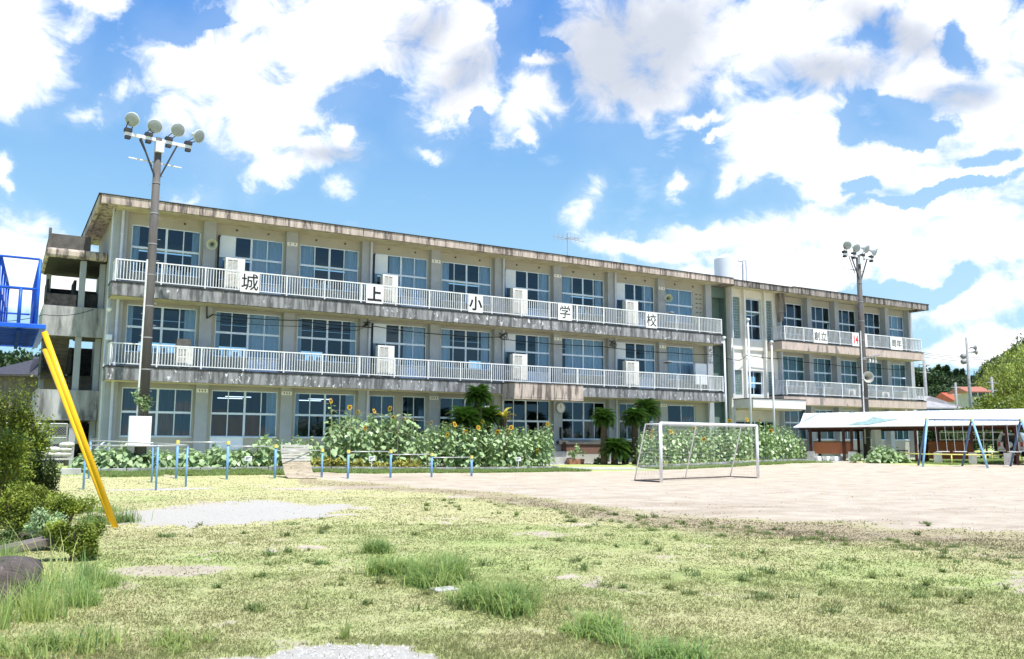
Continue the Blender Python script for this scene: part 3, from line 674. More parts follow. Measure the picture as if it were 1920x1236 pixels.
# room name plates on the columns
for i, fl, txt in ((1, 0, '■■■'), (2, 0, '■■■'), (4, 0, '■■■'), (8, 0, '■■■'), (2, 2, '■ ■'), (4, 2, '■ ■'), (6, 2, '■ ■'), (8, 2, '■ ■'), (6, 1, '■ ■'), (8, 1, '■ ■')):
    x = CX[i]; z = [3.80, 7.52, 11.30][fl]; q = MB(); q.box(x-.26, x+.26, YC-.03, YC-.002, z-.09, z+.09)
    o = q.build('name_plate', 'sign_white', B, bevel=.006)
    # worn characters, too small to read: three short strokes each
    q = MB()
    for k, dx in enumerate((-.13, 0, .13) if fl == 0 else (-.12, .13)):
        q.box(x+dx-.035, x+dx+.035, YC-.034, YC-.031, z+.02, z+.038); q.box(x+dx-.03, x+dx+.03, YC-.034, YC-.031, z-.012, z+.004); q.box(x+dx-.012, x+dx+.012, YC-.0345, YC-.0305, z-.045, z+.045)
    q.build('writing', 'ink', o)
# raised number plates beside the last window, top storey
q = MB()
for r_ in range(6):
    for c_ in range(2): q.box(39.3+.32*c_, 39.3+.32*c_+.17, YW-.02, YW-.002, 11.2-.3*r_, 11.26-.3*r_)
q.build('wall_slots', 'dark_concrete', B)
# ceiling lamps seen through the windows
q = MB()
for x0 in (9.6, 13.8): 
    for yy in (44.2, 46.0): q.box(x0, x0+1.25, yy, yy+.06, 3.62, 3.66)
q.box(29.2, 30.9, 43.6, 43.66, 3.9, 3.94); q.box(10.6, 11.3, 44.5, 44.56, 7.45, 7.49)
q.build('ceiling_lamp', 'tube_light', B)
# outside stair at the left end
ST = thing('outside_stairs', 'weathered concrete outside staircase at the left end of the school', 'staircase', (0, 0, 0))
q = MB(); q.box(1.42, 3.99, 45.0, 45.14, 6.27, 7.66); q.box(1.42, 1.55, 45.15, 50.0, 6.27, 7.66); q.build('landing_parapet', 'old_concrete', ST)
q = MB(); q.box(1.40, 3.99, 45.0, 45.14, 2.38, 3.77); q.box(1.40, 1.53, 45.15, 50.0, 2.38, 3.77); q.build('landing_parapet', 'old_concrete', ST)
q = MB(); q.box(1.56, 3.99, 45.15, 46.6, 6.27, 6.42); q.box(1.54, 3.99, 45.15, 46.6, 2.38, 2.53); q.box(1.6, 3.99, 48.4, 50, 8.2, 8.38); q.box(1.6, 3.99, 48.4, 50, 4.5, 4.66)
for (za, zb_, x0, x1) in ((6.35, 8.3, 2.85, 3.95), (4.6, 6.35, 1.6, 2.7), (2.45, 4.6, 2.85, 3.95), (.5, 2.45, 1.6, 2.7)):
    n = 11
    for k in range(n):
        f0 = k/n; ys = 46.6+1.8*f0 if zb_ in (8.3, 4.6) else 48.4-1.8*f0
        zc_ = za+(zb_-za)*(k+1)/n; q.box(x0, x1, min(ys, ys+(1.8/n)*(1 if zb_ in (8.3, 4.6) else -1)), max(ys, ys+(1.8/n)*(1 if zb_ in (8.3, 4.6) else -1)), zc_-.3, zc_)
q.build('stair_flight', 'dark_concrete', ST)
q = MB(); q.box(2.86, 3.12, 45.15, 45.5, .2, 9.9); q.box(3.74, 3.98, 45.5, 45.85, .2, 9.9); q.box(1.62, 1.85, 49.7, 49.95, .2, 9.9); q.build('stair_column', 'column_paint', ST)
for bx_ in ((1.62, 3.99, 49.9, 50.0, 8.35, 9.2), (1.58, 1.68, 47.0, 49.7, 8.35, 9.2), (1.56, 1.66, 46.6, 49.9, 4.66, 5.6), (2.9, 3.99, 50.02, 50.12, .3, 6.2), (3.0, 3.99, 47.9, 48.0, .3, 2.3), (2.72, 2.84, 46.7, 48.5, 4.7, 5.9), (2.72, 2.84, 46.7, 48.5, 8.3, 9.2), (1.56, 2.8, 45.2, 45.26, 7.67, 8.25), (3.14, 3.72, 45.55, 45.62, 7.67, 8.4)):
    q = MB(); q.box(*bx_); q.build('inner_parapet_shade', 'black_strip', ST)  # black colour stands in for the deep shade inside the stairs
q = MB(); q.box(1.36, 3.99, 44.85, 50.2, 9.92, 10.36); q.build('stair_roof', 'fascia', ST, bevel=.12); q = MB(); q.box(1.5, 3.98, 45.0, 50.1, 9.9, 9.918); q.build('roof_shade_plate', 'black_strip', ST)  # thin black plate added below the roof slab as painted shade
q = MB(); q.box(1.5, 3.3, 46.0, 46.14, 10.37, 11.25); q.box(1.5, 1.64, 46.15, 50.0, 10.37, 11.25); q.box(1.46, 1.58, 45.7, 45.98, 10.37, 11.45); q.build('roof_upstand', 'dark_concrete', ST)

# ================================================================== things on the building
def board(px0, px1, label, body, mc, Yb=YS-.025, sx=1., size=.62, off=.012, zf=8.42, w_=None, dx=0.):
    a = fy(px0, 560, Yb).x; b_ = fy(px1, 560, Yb).x
    zt, zb = zf+1.0, zf+.02
    o = thing('sign_board', label, 'sign board', (0, 0, 0), 'lettered boards hung on the balcony railings')
    o.location = ((a+b_)/2, Yb, zb); W_ = (b_-a)/2
    q = MB(); q.box(-W_, W_, -.02, 0, 0, zt-zb); q.build('panel', 'sign_white', o)
    q = MB(); q.box(-W_-.012, W_+.012, -.028, -.001, zt-zb+.0005, zt-zb+.02); q.build('panel_frame', 'rail_white', o)
    text_mesh('writing', body, size, .004, mc, o, Matrix.Translation((dx, -.026, (zt-zb)/2)) @ FRONT, off, sx)
board(449, 485, 'white board lettered 城, leftmost character, beside the first tall air conditioner', '城', 'ink', size=.84, off=.004)
board(686, 718, 'white board lettered 上, three simple strokes, on the railing at the third column', '上', 'ink', size=.80, off=.025)
board(878, 905, 'white board lettered 小, middle one of the five spaced boards', '小', 'ink', size=.80, off=.022)
board(1046, 1072, 'white board lettered 学, alone between the two right air conditioners', '学', 'ink', size=.80, off=.001)
board(1210, 1231, 'white board lettered 校, rightmost board on the main block', '校', 'ink', size=.82, off=.0)
board(1522, 1548, 'wide white board reading 創立 on the far wing railing', '創立', 'ink', size=.66, off=.002)
board(1594, 1622, 'white board with red number 14 beside the far floodlight pole', '14', 'red_ink', size=.80, sx=.74, off=.02, dx=-.42)
board(1665, 1687, 'wide white board reading 周年 near the right end of the wing railing', '周年', 'ink', size=.60, off=.002)

AC = []
def ac_unit(px0, px1, zf, h, label, Y=41.62, small=False, grp='air conditioner units standing on the balconies'):
    a = fy(px0, 600, Y).x; b_ = fy(px1, 600, Y).x
    W_ = b_-a; o = thing('air_conditioner', label, 'air conditioner', (a, Y, zf), grp)
    q = MB(); q.box(0, W_, 0, .36, .08, h); q.build('cabinet', 'ac_white', o, bevel=.015)
    q = MB(); q.box(.05, .2, .02, .34, 0, .079); q.box(W_-.2, W_-.05, .02, .34, 0, .079); q.build('foot', 'concrete', o)
    if small:
        q = MB(); q.lathe([(h*.36, 0), (h*.36, .02), (h*.30, .03)], 20, Matrix.Translation((W_*.42, 0, h*.55)) @ Matrix.Rotation(R(90), 4, 'X')); q.build('fan_grille', 'ac_gap', o)
    else:
        g0, g1 = W_*.1, W_*.62
        q = MB(); q.box(g0, g1, -.006, -.001, .2, h-.1); q2 = q.build('fan_grille', 'ac_gap', o)
        q = MB()
        n = int((h-.3)/.06)
        for k in range(n): q.box(g0, g1, -.022, -.007, .2+k*.06, .2+k*.06+.034)
        for x in (g0, (g0+g1)/2, g1): q.box(x-.012, x+.012, -.026, -.0225, .19, h-.1)
        q.box(g0-.012, g1+.012, -.024, -.007, h*.52, h*.56)
        q.build('grille_slats', 'ac_white', q2)
    return o
ac_unit(418, 455, 8.43, 1.66, 'tall beige air conditioner at the top left, beside the leftmost lettered board')
ac_unit(716, 745, 8.43, 1.66, 'tall beige air conditioner just right of the second lettered board')
ac_unit(962, 989, 8.43, 1.66, 'tall beige air conditioner on the top balcony above the entrance canopy')
ac_unit(1174, 1197, 8.43, 1.66, 'tall beige air conditioner left of the last lettered board, top balcony')
o = ac_unit(334, 366, 4.71, 1.0, 'lower air conditioner with dark stand on its top, leftmost on middle balcony')
q = MB(); q.box(0, .62, .05, .3, 1.0, 1.38); q.build('top_box', 'dark_concrete', o)
ac_unit(710, 741, 4.71, 1.66, 'tall beige air conditioner on the middle balcony left of the sago palm crown')
ac_unit(962, 989, 4.71, 1.66, 'tall beige air conditioner on the middle balcony above the entrance canopy')
ac_unit(1173, 1197, 4.71, 1.66, 'tall beige air conditioner on the middle balcony near its right end')
ac_unit(1585, 1598, 4.71, .62, 'small white fan unit on the wing balcony left of the far floodlight pole', small=True)
ac_unit(1648, 1661, 4.71, .56, 'small white fan unit on the wing balcony right of the far floodlight pole', small=True)

def horn(name, label, base, tip_dir, r_, L, grp=None, m_='horn'):
    o = thing(name, label, 'loudspeaker', tuple(base), grp)
    d = Vector(tip_dir).normalized(); mt = d.to_track_quat('Z', 'Y').to_matrix().to_4x4()
    q = MB(); n = 7; q.lathe([(.05, -.12), (.07, -.1), (.07, 0)]+[(.05+(r_-.05)*(k/n)**1.7, L*k/n) for k in range(1, n+1)]+[(r_*1.05, L+.01), (r_*.98, L+.012)]+[(.04+(r_-.06)*(k/n)**1.7, L*k/n) for k in range(n-1, 0, -1)], 20, mt); q.build('horn_bell', m_, o, smooth=True)
    q = MB(); q.lathe([(.045, .02), (.05, L*.55), (.02, L*.62)], 10, mt); q.build('horn_core', 'dark_concrete', o)
    q = MB(); q.beam((0, 0, 0), (0, .25, -.12), .04); q.build('bracket', 'pole_grey', o)
    return o
p = fy(398, 458, 42.2); horn('loudspeaker', 'pale green horn loudspeaker on the top storey column left of 城', p, (-.25, -1, -.25), .25, .4)
p = fy(1251, 560, 42.2); horn('loudspeaker', 'blue green horn loudspeaker on the top storey near the right end of the main block', p, (-.5, -1, -.1), .25, .4, m_='horn')
for px, py, lb in ((1255, 588, 'white lamp hood under the loudspeaker on the top storey'), (1251, 680, 'white lamp hood on the middle storey wall by the small last window')):
    p = fy(px, py, 42.3); o = thing('wall_lamp', lb, 'lamp', tuple(p)); q = MB(); q.box(-.16, .16, -.3, .45, .02, .1); q.build('hood', 'box_white', o, bevel=.02); q = MB(); q.box(-.12, .12, -.26, .3, -.04, .019); q.build('lamp_tray', 'dark_concrete', o)
# clock by the entrance
p = fy(1051, 765, YC-.05); o = thing('wall_clock', 'round white wall clock on the column right of the entrance', 'clock', tuple(p))
rx = Matrix.Rotation(R(90), 4, 'X')
q = MB(); q.lathe([(.30, -.03), (.33, 0), (.33, .05), (.29, .055), (.29, .03)], 32, rx); q.build('rim', 'pole_grey', o, smooth=False)
q = MB(); q.lathe([(.285, .02), (.285, .036)], 32, rx); q.build('dial', 'clock_face', o)
q = MB()
for k in range(12):
    a = k*pi/6; c, s = sin(a), cos(a); q.beam((c*.24, -.04, s*.24), (c*.27, -.04, s*.27), .018, .006, up=(0, 1, 0))
q.build('hour_marks', 'ink', o)
q = MB(); q.beam((0, -.044, -.02), (0, -.044, .16), .022, .006, up=(0, 1, 0)); q.build('hour_hand', 'ink', o)
q = MB(); q.beam((.01, -.05, -.02), (-.03, -.05, .23), .016, .006, up=(0, 1, 0)); q.build('minute_hand', 'ink', o)
# framed notice on the same column; mail shelf
p = fy(1051, 812, YC-.03); o = tag(MB().box(p.x-.06, p.x+.06, YC-.05, YC-.002, p.z-.33, p.z+.33).build('nameplate', 'ink'), 'narrow dark upright school nameplate under the wall clock', 'nameplate')
o = tag(MB().box(p.x-.3, p.x+.35, YC-.35, YC-.052, p.z-.66, p.z-.45).build('letter_box', 'dark_concrete', bevel=.02), 'dark letter box on the column below the clock', 'letter box')
# white board on the middle balcony's right end
p = fy(1313, 700, 42.1); tag(MB().box(p.x-.48, p.x+.48, 42.0, 42.2, p.z-.75, p.z+.62).build('wall_cabinet', 'box_white', bevel=.02), 'white metal cabinet on the middle balcony by the last window', 'cabinet')

# water tank on the roof
p = fy(1360, 515, 45.0)
o = thing('water_tank', 'white cylindrical water tank on the roof over the green recess', 'water tank', (p.x+.1, 45, 12.13))
q = MB(); q.lathe([(.80, .5), (.84, .52), (.84, 2.42), (.78, 2.5), (.42, 2.64), (.36, 2.74), (.05, 2.76)], 40); q.build('drum', 'tank', o, smooth=False)
q = MB(); q.box(-.9, .9, -.7, .7, .02, .2); q.box(-1.0, -.7, -.5, .5, .2, .49); q.box(.5, .9, -.5, .5, .2, .49); q.box(-.2, .2, -.5, .5, .2, .49); q.build('base_frame', 'concrete', o)
q = MB(); q.tube([(.72, -.5, 2.3), (1.05, -.55, 2.3), (1.12, -.55, 2.2), (1.12, -.55, .1)], .06, 8); q.tube([(.88, -.3, 2.4), (1.4, -.5, 2.4), (1.48, -.5, 2.3), (1.48, -.5, .1)], .05, 8); q.build('pipe', 'pipe_white', o)
q = MB(); q.tube([(1.3, -.3, 2.15), (1.3, -.3, .1)], .045, 8); q.build('vent_pipe', 'pole_grey', o)
# roof antenna
p = fy(1064, 478, 45); o = thing('roof_antenna', 'thin television aerial standing on the main roof', 'antenna', (p.x, 45, 12.13))
ht = fy(1064, 437, 45).z-12.13
q = MB(); q.tube([(0, 0, 0), (0, 0, ht)], .025, 6); q.build('mast', 'pole_grey', o)
q = MB(); zb = ht-.35; q.tube([(-1.0, .3, zb+.1), (.1, 0, zb), (1.0, -.4, zb-.2)], .018, 6)
for k in range(7):
    f_ = -1+k*.32; q.tube([(f_, 0, zb-.25), (f_, .05, zb+.3)], .01, 5)
q.tube([(-.5, .1, zb-.1), (.9, .1, zb+.12)], .016, 6)
for k in range(5): q.tube([(.1+k*.2, -.35, zb+.06), (.1+k*.2, .45, zb+.06)], .01, 5)
q.build('aerial_rods', 'pole_grey', o)

# floodlight poles
def flood_pole(base, H, label, arm, n=4, s=1., yaw=0., box=True):
    o = thing('floodlight_pole', label, 'floodlight pole', tuple(base), 'tall concrete floodlight poles in front of the school', rz=yaw)
    q = MB(); q.tube([(0, 0, -.3), (0, 0, H*.5), (0, 0, H)], [.235*s, .19*s, .14*s], 16); q.build('pole', 'steel_pole', o, smooth=True)
    q = MB()
    for k in range(int((H-2)/.45)):
        z = 1.8+k*.45; sd = 1 if k % 2 else -1; q.tube([(sd*.18*s, -.02, z), (sd*.30*s, -.02, z)], .012, 5)
    q.build('climbing_pegs', 'pole_grey', o)
    for z in np.arange(1.4, H-1.5, 1.3): q = MB(); q.lathe([(.24*s-.006*z, z), (.24*s-.006*z, z+.05)], 14); q.build('band', 'pole_grey', o)
    q = MB(); q.tube([(-.23*s, -.05, 1.0), (-.235*s+.05, -.05, H*.62)], .04, 8); q.build('conduit', 'rail_white', o)
    A = arm/2
    q = MB(); q.beam((-A, 0, H-.1), (A, 0, H-.1), .12, .14); q.beam((-A*.8, .25, H-1.0), (A*.8, .25, H-1.0), .06, .05); q.build('crossarm', 'rail_white', o)
    q = MB(); q.beam((-A*.55, -.08, H-.18), (-.1, -.08, H-1.7), .06); q.beam((A*.55, -.08, H-.18), (.1, -.08, H-1.7), .06); q.beam((-A*.55, .1, H-.18), (-.14, .22, H-1.2), .035); q.build('brace', 'black_metal', o)
    q = MB(); q.box(-.16, .16, -.28, -.09, H-.65, H-.2); q.build('junction_box', 'box_white', o)
    for k in range(n):
        x = -A+.12+k*(2*A-.24)/(n-1)
        f_ = MB(); f_.box(x-.14, x+.14, -.12, .12, H-.02, H+.13); f_.box(x-.1, x+.1, -.1, .1, H-.3, H-.18); fo = f_.build('lamp_clamp', 'black_metal', o)
        d = Vector((-.75+.42*k, -1, -.42)).normalized()
        c = Vector((x+.10+.10*k, -.15+.05*(k % 2), H+.50-.05*(k % 2)))
        mt = Matrix.Translation(c) @ d.to_track_quat('Z', 'Y').to_matrix().to_4x4() @ Matrix.Scale(.88, 4)
        q = MB(); q.lathe([(.06, -.48), (.10, -.43), (.10, -.33), (.15, -.26), (.27, -.11), (.325, 0), (.34, .03), (.32, .04)], 24, mt); l_ = q.build('floodlight', 'lamp_back', o, smooth=True)
        q = MB(); q.lathe([(.315, .042), (.30, .055), (.16, .075), (.01, .082)], 24, mt); q.build('lens', 'lamp_face', l_, smooth=True)
        q = MB(); q.beam((x-.1, 0, H+.1), c+Vector((-.14, .05, -.1)), .03); q.beam((x+.1, 0, H+.1), c+Vector((.14, .05, -.1)), .03); q.build('yoke', 'black_metal', l_)
    return o
pb = fy(262, 868, 37.9); pb.z = float(G(pb.x, 37.9))
P1 = flood_pole(pb, fy(289, 258, 37.9).z-pb.z, 'near tall dark floodlight pole with four round lamps at the left', 2.7, yaw=R(9))
D2 = 57.5; p2b = dep(1627, 861, D2); p2t = dep(1606, 468, D2)
P2 = flood_pole((p2b.x, p2b.y, p2b.z), p2t.z-p2b.z, 'far tall floodlight pole in front of the wing, with one horn speaker', 3.1, s=1.05, yaw=R(2))
# boxes on the poles
q = MB(); a = fy(243, 780, 37.4); b_ = fy(282, 836, 37.4); q.box(a.x, b_.x, 37.4, 37.62, b_.z, a.z)
tag(q.build('electrical_box', 'box_white', bevel=.015), 'large white electrical box on the near floodlight pole above the hedge', 'electrical box')
a = dep(1628, 806, D2); b_ = dep(1641, 839, D2)
tag(MB().box(a.x, a.x+.62, a.y-.5, a.y-.2, b_.z, a.z).build('electrical_box', 'box_white', bevel=.015), 'small white electrical box on the far floodlight pole', 'electrical box')
p = dep(1622, 709, D2-.6); horn('loudspeaker', 'beige horn loudspeaker fixed halfway up the far floodlight pole', p, (-.5, -1, .05), .36, .45, m_='wall_paint')
o = thing('insulator_bracket', 'steel arm with white insulators on the far floodlight pole', 'insulator bracket', tuple(dep(1622, 672, D2-.4)))
q = MB(); q.beam((-.2, 0, 0), (1.1, -.3, .25), .08); q.build('arm', 'pole_grey', o)
for k in range(3):
    q = MB(); q.lathe([(.05, 0), (.07, .06), (.05, .1), (.07, .16), (.05, .2)], 8, Matrix.Translation((.35+.3*k, -.1, -.25))); q.tube([(.35+.3*k, -.1, -.05), (.35+.3*k, -.1, .2)], .015, 5); q.build('insulator', 'box_white', o)

# flag poles
for k, (px, top, lb) in enumerate(((1364, 636, 'white flag pole nearest the main block, shorter'), (1411, 602, 'tallest white flag pole, middle of the three'), (1455, 644, 'white flag pole nearest the far wing, right of the tallest'))):
    Y = 38.6; b = fy(px, 868, Y); zt = fy(px, top, Y).z; z0 = float(G(b.x, Y))
    o = thing('flag_pole', lb, 'flag pole', (b.x-.02*k, Y, z0), 'three white flag poles before the centre block')
    q = MB(); q.tube([(0, 0, -.1), (0, 0, zt-z0)], [.075, .05], 12); q.build('pole', 'flag_white', o, smooth=True)
    q = MB(); q.lathe([(.05, zt-z0), (.12, zt-z0+.03), (.12, zt-z0+.12), (.03, zt-z0+.16)], 12); q.build('pole_cap', 'flag_white', o)

# ================================================================== playground
# football goal
gp = lambda px, py: np.array(gt(px, py))
FL, FRt, BL, BR = gp(1240, 905), gp(1421.5, 897.5), gp(1190, 902), gp(1369.5, 894.8)
HG = 2.2
o = thing('football_goal', 'white football goal with sagging net on the bare field', 'football goal', tuple(FL))
rel = lambda p, z=None: Vector(tuple(np.array(p)-FL)) if z is None else Vector((p[0]-FL[0], p[1]-FL[1], z))
UPz = Vector((0, 0, HG))
q = MB(); q.tube([rel(FL), rel(FL)+UPz], .062, 12); q.build('post', 'goal_white', o, smooth=True)
q = MB(); q.tube([rel(FRt), rel(FRt)+UPz], .062, 12); q.build('post', 'goal_white', o, smooth=True)
q = MB(); q.tube([rel(FL)+UPz+Vector((0, 0, .001)), rel(FRt)+UPz+Vector((0, 0, .001))], .06, 12); q.build('crossbar', 'goal_white', o, smooth=True)
BM = (BL+BR)/2; FM = (FL+FRt)/2
tops = []
for f_, b_ in ((FL, BL), (FM, BM), (FRt, BR)):
    t_ = rel(f_)+(rel(b_)-rel(f_))*.55; t_.z = HG-.02; tops.append(t_)
    q = MB(); q.tube([rel(f_)+Vector((0, 0, HG-.03)), t_, rel(b_)+Vector((0, 0, .03))], .028, 8); q.build('back_stay', 'goal_white', o, smooth=True)
q = MB(); q.tube([rel(FL)+Vector((0, 0, .03)), rel(BL)+Vector((0, 0, .03)), rel(BR)+Vector((0, 0, .03)), rel(FRt)+Vector((0, 0, .03))], .028, 8); q.build('ground_bar', 'old_wood', o, smooth=True)
q = MB(); r0 = .0027
def strand(a, b_, sag=0., n=6):
    pts = []
    for k in range(n+1):
        f_ = k/n; p = Vector(a)*(1-f_)+Vector(b_)*f_; p.z -= sag*4*f_*(1-f_); pts.append(p)
    q.tube(pts, r0, 3, cap=False)
N = 46
for k in range(N+1):
    f_ = k/N; a = tops[0]*(1-f_)+tops[2]*f_; b_ = (rel(BL)*(1-f_)+rel(BR)*f_)+Vector((0, 0, .03))
    strand(a+Vector((0, 0, -.0)), b_, .0, 2); strand(rel(FL)*(1-f_)+rel(FRt)*f_+UPz, a, .08, 3)
for k in range(1, 16):
    f_ = k/16; a = tops[0]*(1-f_)+(rel(BL)+Vector((0, 0, .03)))*f_; b_ = tops[2]*(1-f_)+(rel(BR)+Vector((0, 0, .03)))*f_
    strand(a, b_, .06, 8)
for Fp, Bp, tp in ((FL, BL, tops[0]), (FRt, BR, tops[2])):
    for k in range(1, 16):
        f_ = k/16; z = HG*(1-f_); m_ = tp*(1-f_)+(rel(Bp)+Vector((0, 0, .03)))*f_
        strand(rel(Fp)+Vector((0, 0, z)), m_, .02, 3)
    for k in range(1, 8):
        f_ = k/8; bt = rel(Fp)*(1-f_)+rel(Bp)*f_; tt = (rel(Fp)+UPz)*(1-f_)+tp*f_; strand(bt+Vector((0, 0, .03)), tt, 0, 2)
q.build('net', 'net', o)

# horizontal bars: rows of blue posts with steel bars between
def bar_row(name, label, posts, heights, grp, rp=.045):
    P0 = gp(*posts[0]); o = thing(name, label, 'horizontal bars', tuple(P0), grp)
    Ps = [Vector(tuple(gp(*p)-P0)) for p in posts]
    for i, p in enumerate(Ps):
        h = max([heights[j] for j in (i-1, i) if 0 <= j < len(heights) and heights[j]] or [1.2])
        q = MB(); q.tube([p-Vector((0, 0, .1)), p+Vector((0, 0, h-.06))], rp, 10); q.build('post', 'blue_bar', o, smooth=True)
        q = MB(); q.tube([p+Vector((0, 0, h-.059)), p+Vector((0, 0, h+.07))], rp+.022, 10); q.build('post_cap', 'yellow_cap', o)
    for i, h in enumerate(heights):
        if h: q = MB(); a, b_ = Ps[i].copy(), Ps[i+1].copy(); zz = h; a.z += zz; b_.z = a.z; q.tube([a, b_], .019, 8); q.build('bar', 'bar_steel', o, smooth=True)
    return o
GB = 'blue posted exercise bars'
bar_row('horizontal_bars', 'row of blue posts with steel bars left of the slatted ramp', [(330, 898), (425, 899), (515, 897), (603, 895)], [1.3, 1.18, 1.02], GB)
bar_row('horizontal_bars', 'row of blue posts with steel bars right of the slatted ramp', [(652, 898), (732, 896), (809, 895), (884, 893)], [1.02, .9, .78], GB)
o = thing('parallel_bars', 'pair of low steel rails on thin blue posts beside the slide leg', 'parallel bars', (0, 0, 0), GB)
for (A_, B_, h0) in (((156, 918), (292, 920), 1.32), ((166, 898), (284, 905), 1.32), ((292, 920), (348, 913), 1.32)):
    a = gt(*A_); b_ = gt(*B_)
    q = MB(); ta = a+Vector((0, 0, h0)); tb = b_+Vector((0, 0, h0)); q.tube([ta, tb], .024, 8); q.build('rail', 'bar_steel', o, smooth=True)
for p in ((156, 918), (166, 898), (284, 905), (292, 920), (348, 913)):
    a = gt(*p); q = MB(); q.tube([a-Vector((0, 0, .1)), a+Vector((0, 0, 1.29))], .032, 8); q.build('post', 'blue_bar', o, smooth=True)
a = gt(284, 905); b_ = gt(348, 913); q = MB(); q.tube([a+Vector((0, 0, 1.32)), b_+Vector((0, 0, 1.32))], .024, 8); q.build('rail', 'bar_steel', o, smooth=True)

# slatted ramp leaning on the bed
a = gt(562, 898); o = thing('slatted_ramp', 'curved ramp of weathered wooden slats between the two bar rows', 'ramp', tuple(a), rz=R(-14))
prof = [(.10, -.05, .03), (.0, .25, .12), (-.06, .42, .32), (-.12, .55, .6), (-.17, .66, .95), (-.2, .72, 1.32)]
def pf(t_):
    k = min(int(t_), len(prof)-2); f_ = t_-k; return Vector(prof[k])*(1-f_)+Vector(prof[k+1])*f_
for s_ in (-.42, .42):
    q = MB(); q.tube([pf(k*.5)+Vector((s_, .03, -.02)) for k in range(11)], .03, 6); q.build('side_rail', 'old_wood', o)
q1 = MB(); q2 = MB()
for k in range(17):
    t0 = k*5/17; c = pf(t0); d = (pf(min(t0+.1, 4.99))-pf(max(t0-.1, 0))).normalized(); j = random.uniform(-.012, .012)
    (q1 if k < 11 else q2).beam(c+Vector((-.52, 0, j)), c+Vector((.52, 0, -j)), .02, .085, up=d)
q1.build('slats', 'wood_slat', o); q2.build('upper_slats', 'wood_grey', o)

# climbing frame / slide platform, close at the left
fb = gt(221, 988); o = thing('slide_tower', 'blue railed slide platform on slanting yellow steel legs at the left edge', 'slide', (0, 0, 0))
A0 = fy(83, 620, 16.71); DZ = A0.z
far = dep(84, 655, 1); d_ = ray(84, 655); tt = (DZ-EYE)/d_[2]; Bc = Vector((d_[0]*tt, d_[1]*tt, DZ))
q = MB(); q.tube([A0+Vector((0, 0, -.02)), fb-Vector((0, 0, .1))], .047, 14); q.build('leg', 'slide_yellow', o, smooth=True)
q = MB(); q.tube([Bc+Vector((0, 0, -.02)), fb+Vector((.0, .35, -.1))], .047, 14); q.build('leg', 'slide_yellow', o, smooth=True)
x1 = A0.x+.02; y0, y1 = A0.y-.05, Bc.y+.05; x0 = -1.35
q = MB(); q.box(x0, x1, y0, y0+.09, DZ+.02, DZ+.10); q.box(x0, x1, y1-.09, y1, DZ+.02, DZ+.10); q.box(x1-.09, x1, y0+.09, y1-.09, DZ+.022, DZ+.098); q.box(x0, x0+.09, y0+.09, y1-.09, DZ+.022, DZ+.098); q.build('deck_frame', 'slide_blue', o, bevel=.008)
n = 13; q = MB()
for k in range(n):
    ys = y0+.12+(y1-y0-.24)*k/n; q.box(x0+.1, x1-.1, ys, ys+(y1-y0-.24)/n-.07, DZ+.03, DZ+.06)
q.box(x1-.42, x1-.36, y0+.1, y1-.1, DZ-.03, DZ+.029); q.box(x1-1.4, x1-1.3, y0+.1, y1-.1, DZ-.03, DZ+.029)
q.build('deck_grating', 'slide_blue_shade', o)
hz1 = fy(77, 487, 16.71).z; hz2 = fy(72, 543, 16.71).z
xr = fy(76, 487, 16.71).x
q = MB(); q.tube([(-1.3, y0+.04, hz1), (xr, y0+.04, hz1)], .02, 8); q.tube([(-1.3, y0+.04, hz2), (xr-.02, y0+.04, hz2)], .022, 8)
for x in (xr, .18): q.tube([(x, y0+.04, DZ+.1), (x, y0+.04, hz1 if x == xr else hz2)], .028, 8)
q.build('front_rail', 'slide_blue', o, smooth=True)
q = MB(); q.tube([(xr, y0+.06, hz1-.02), (xr, y1-.06, hz1-.02)], .024, 8); q.tube([(xr, y0+.06, hz2), (xr, y1-.06, hz2)], .022, 8)
for k in range(1, 14): yy = y0+.06+(y1-y0-.12)*k/13; q.tube([(xr, yy, DZ+.1), (xr, yy, hz1-.03)], .017, 6)
q.build('side_rail', 'slide_blue', o, smooth=True)
q = MB(); q.tube([(-1.3, y1-.04, hz1), (xr-.03, y1-.04, hz1)], .018, 8); q.tube([(-1.3, y1-.04, hz2), (xr-.03, y1-.04, hz2)], .018, 8); q.build('back_rail', 'slide_blue', o, smooth=True)
q = MB(); q.tube([(-.15, y0+.07, hz1), (.0, y1-.07, hz1-.02)], .028, 8); q.tube([(-.15, y0+.07, hz2), (.0, y1-.07, hz2)], .02, 8)
for k in range(0, 5): f_ = k/4; q.tube([(-.15+.15*f_, y0+.1+(y1-y0-.2)*f_, DZ+.1), (-.15+.15*f_, y0+.1+(y1-y0-.2)*f_, hz1-.03)], .017, 6)
q.build('inner_rail', 'slide_blue', o, smooth=True)
q = MB(); q.add([(-.165, y0+.3, DZ+.1), (-.03, y1-.5, DZ+.1), (-.165, y0+.3, DZ+.75), (-.15, y0+.3, DZ+.1), (-.015, y1-.5, DZ+.1), (-.15, y0+.3, DZ+.75)], [(0, 1, 2), (5, 4, 3), (0, 3, 4, 1), (1, 4, 5, 2), (2, 5, 3, 0)]); q.build('gusset', 'slide_blue', o)
for lx, ly in ((-1.3, y0+.05), (-1.3, y1-.05)):
    q = MB(); q.tube([(lx, ly, DZ), (lx-.8, ly, -.1)], .062, 12); q.build('leg', 'slide_yellow', o, smooth=True)

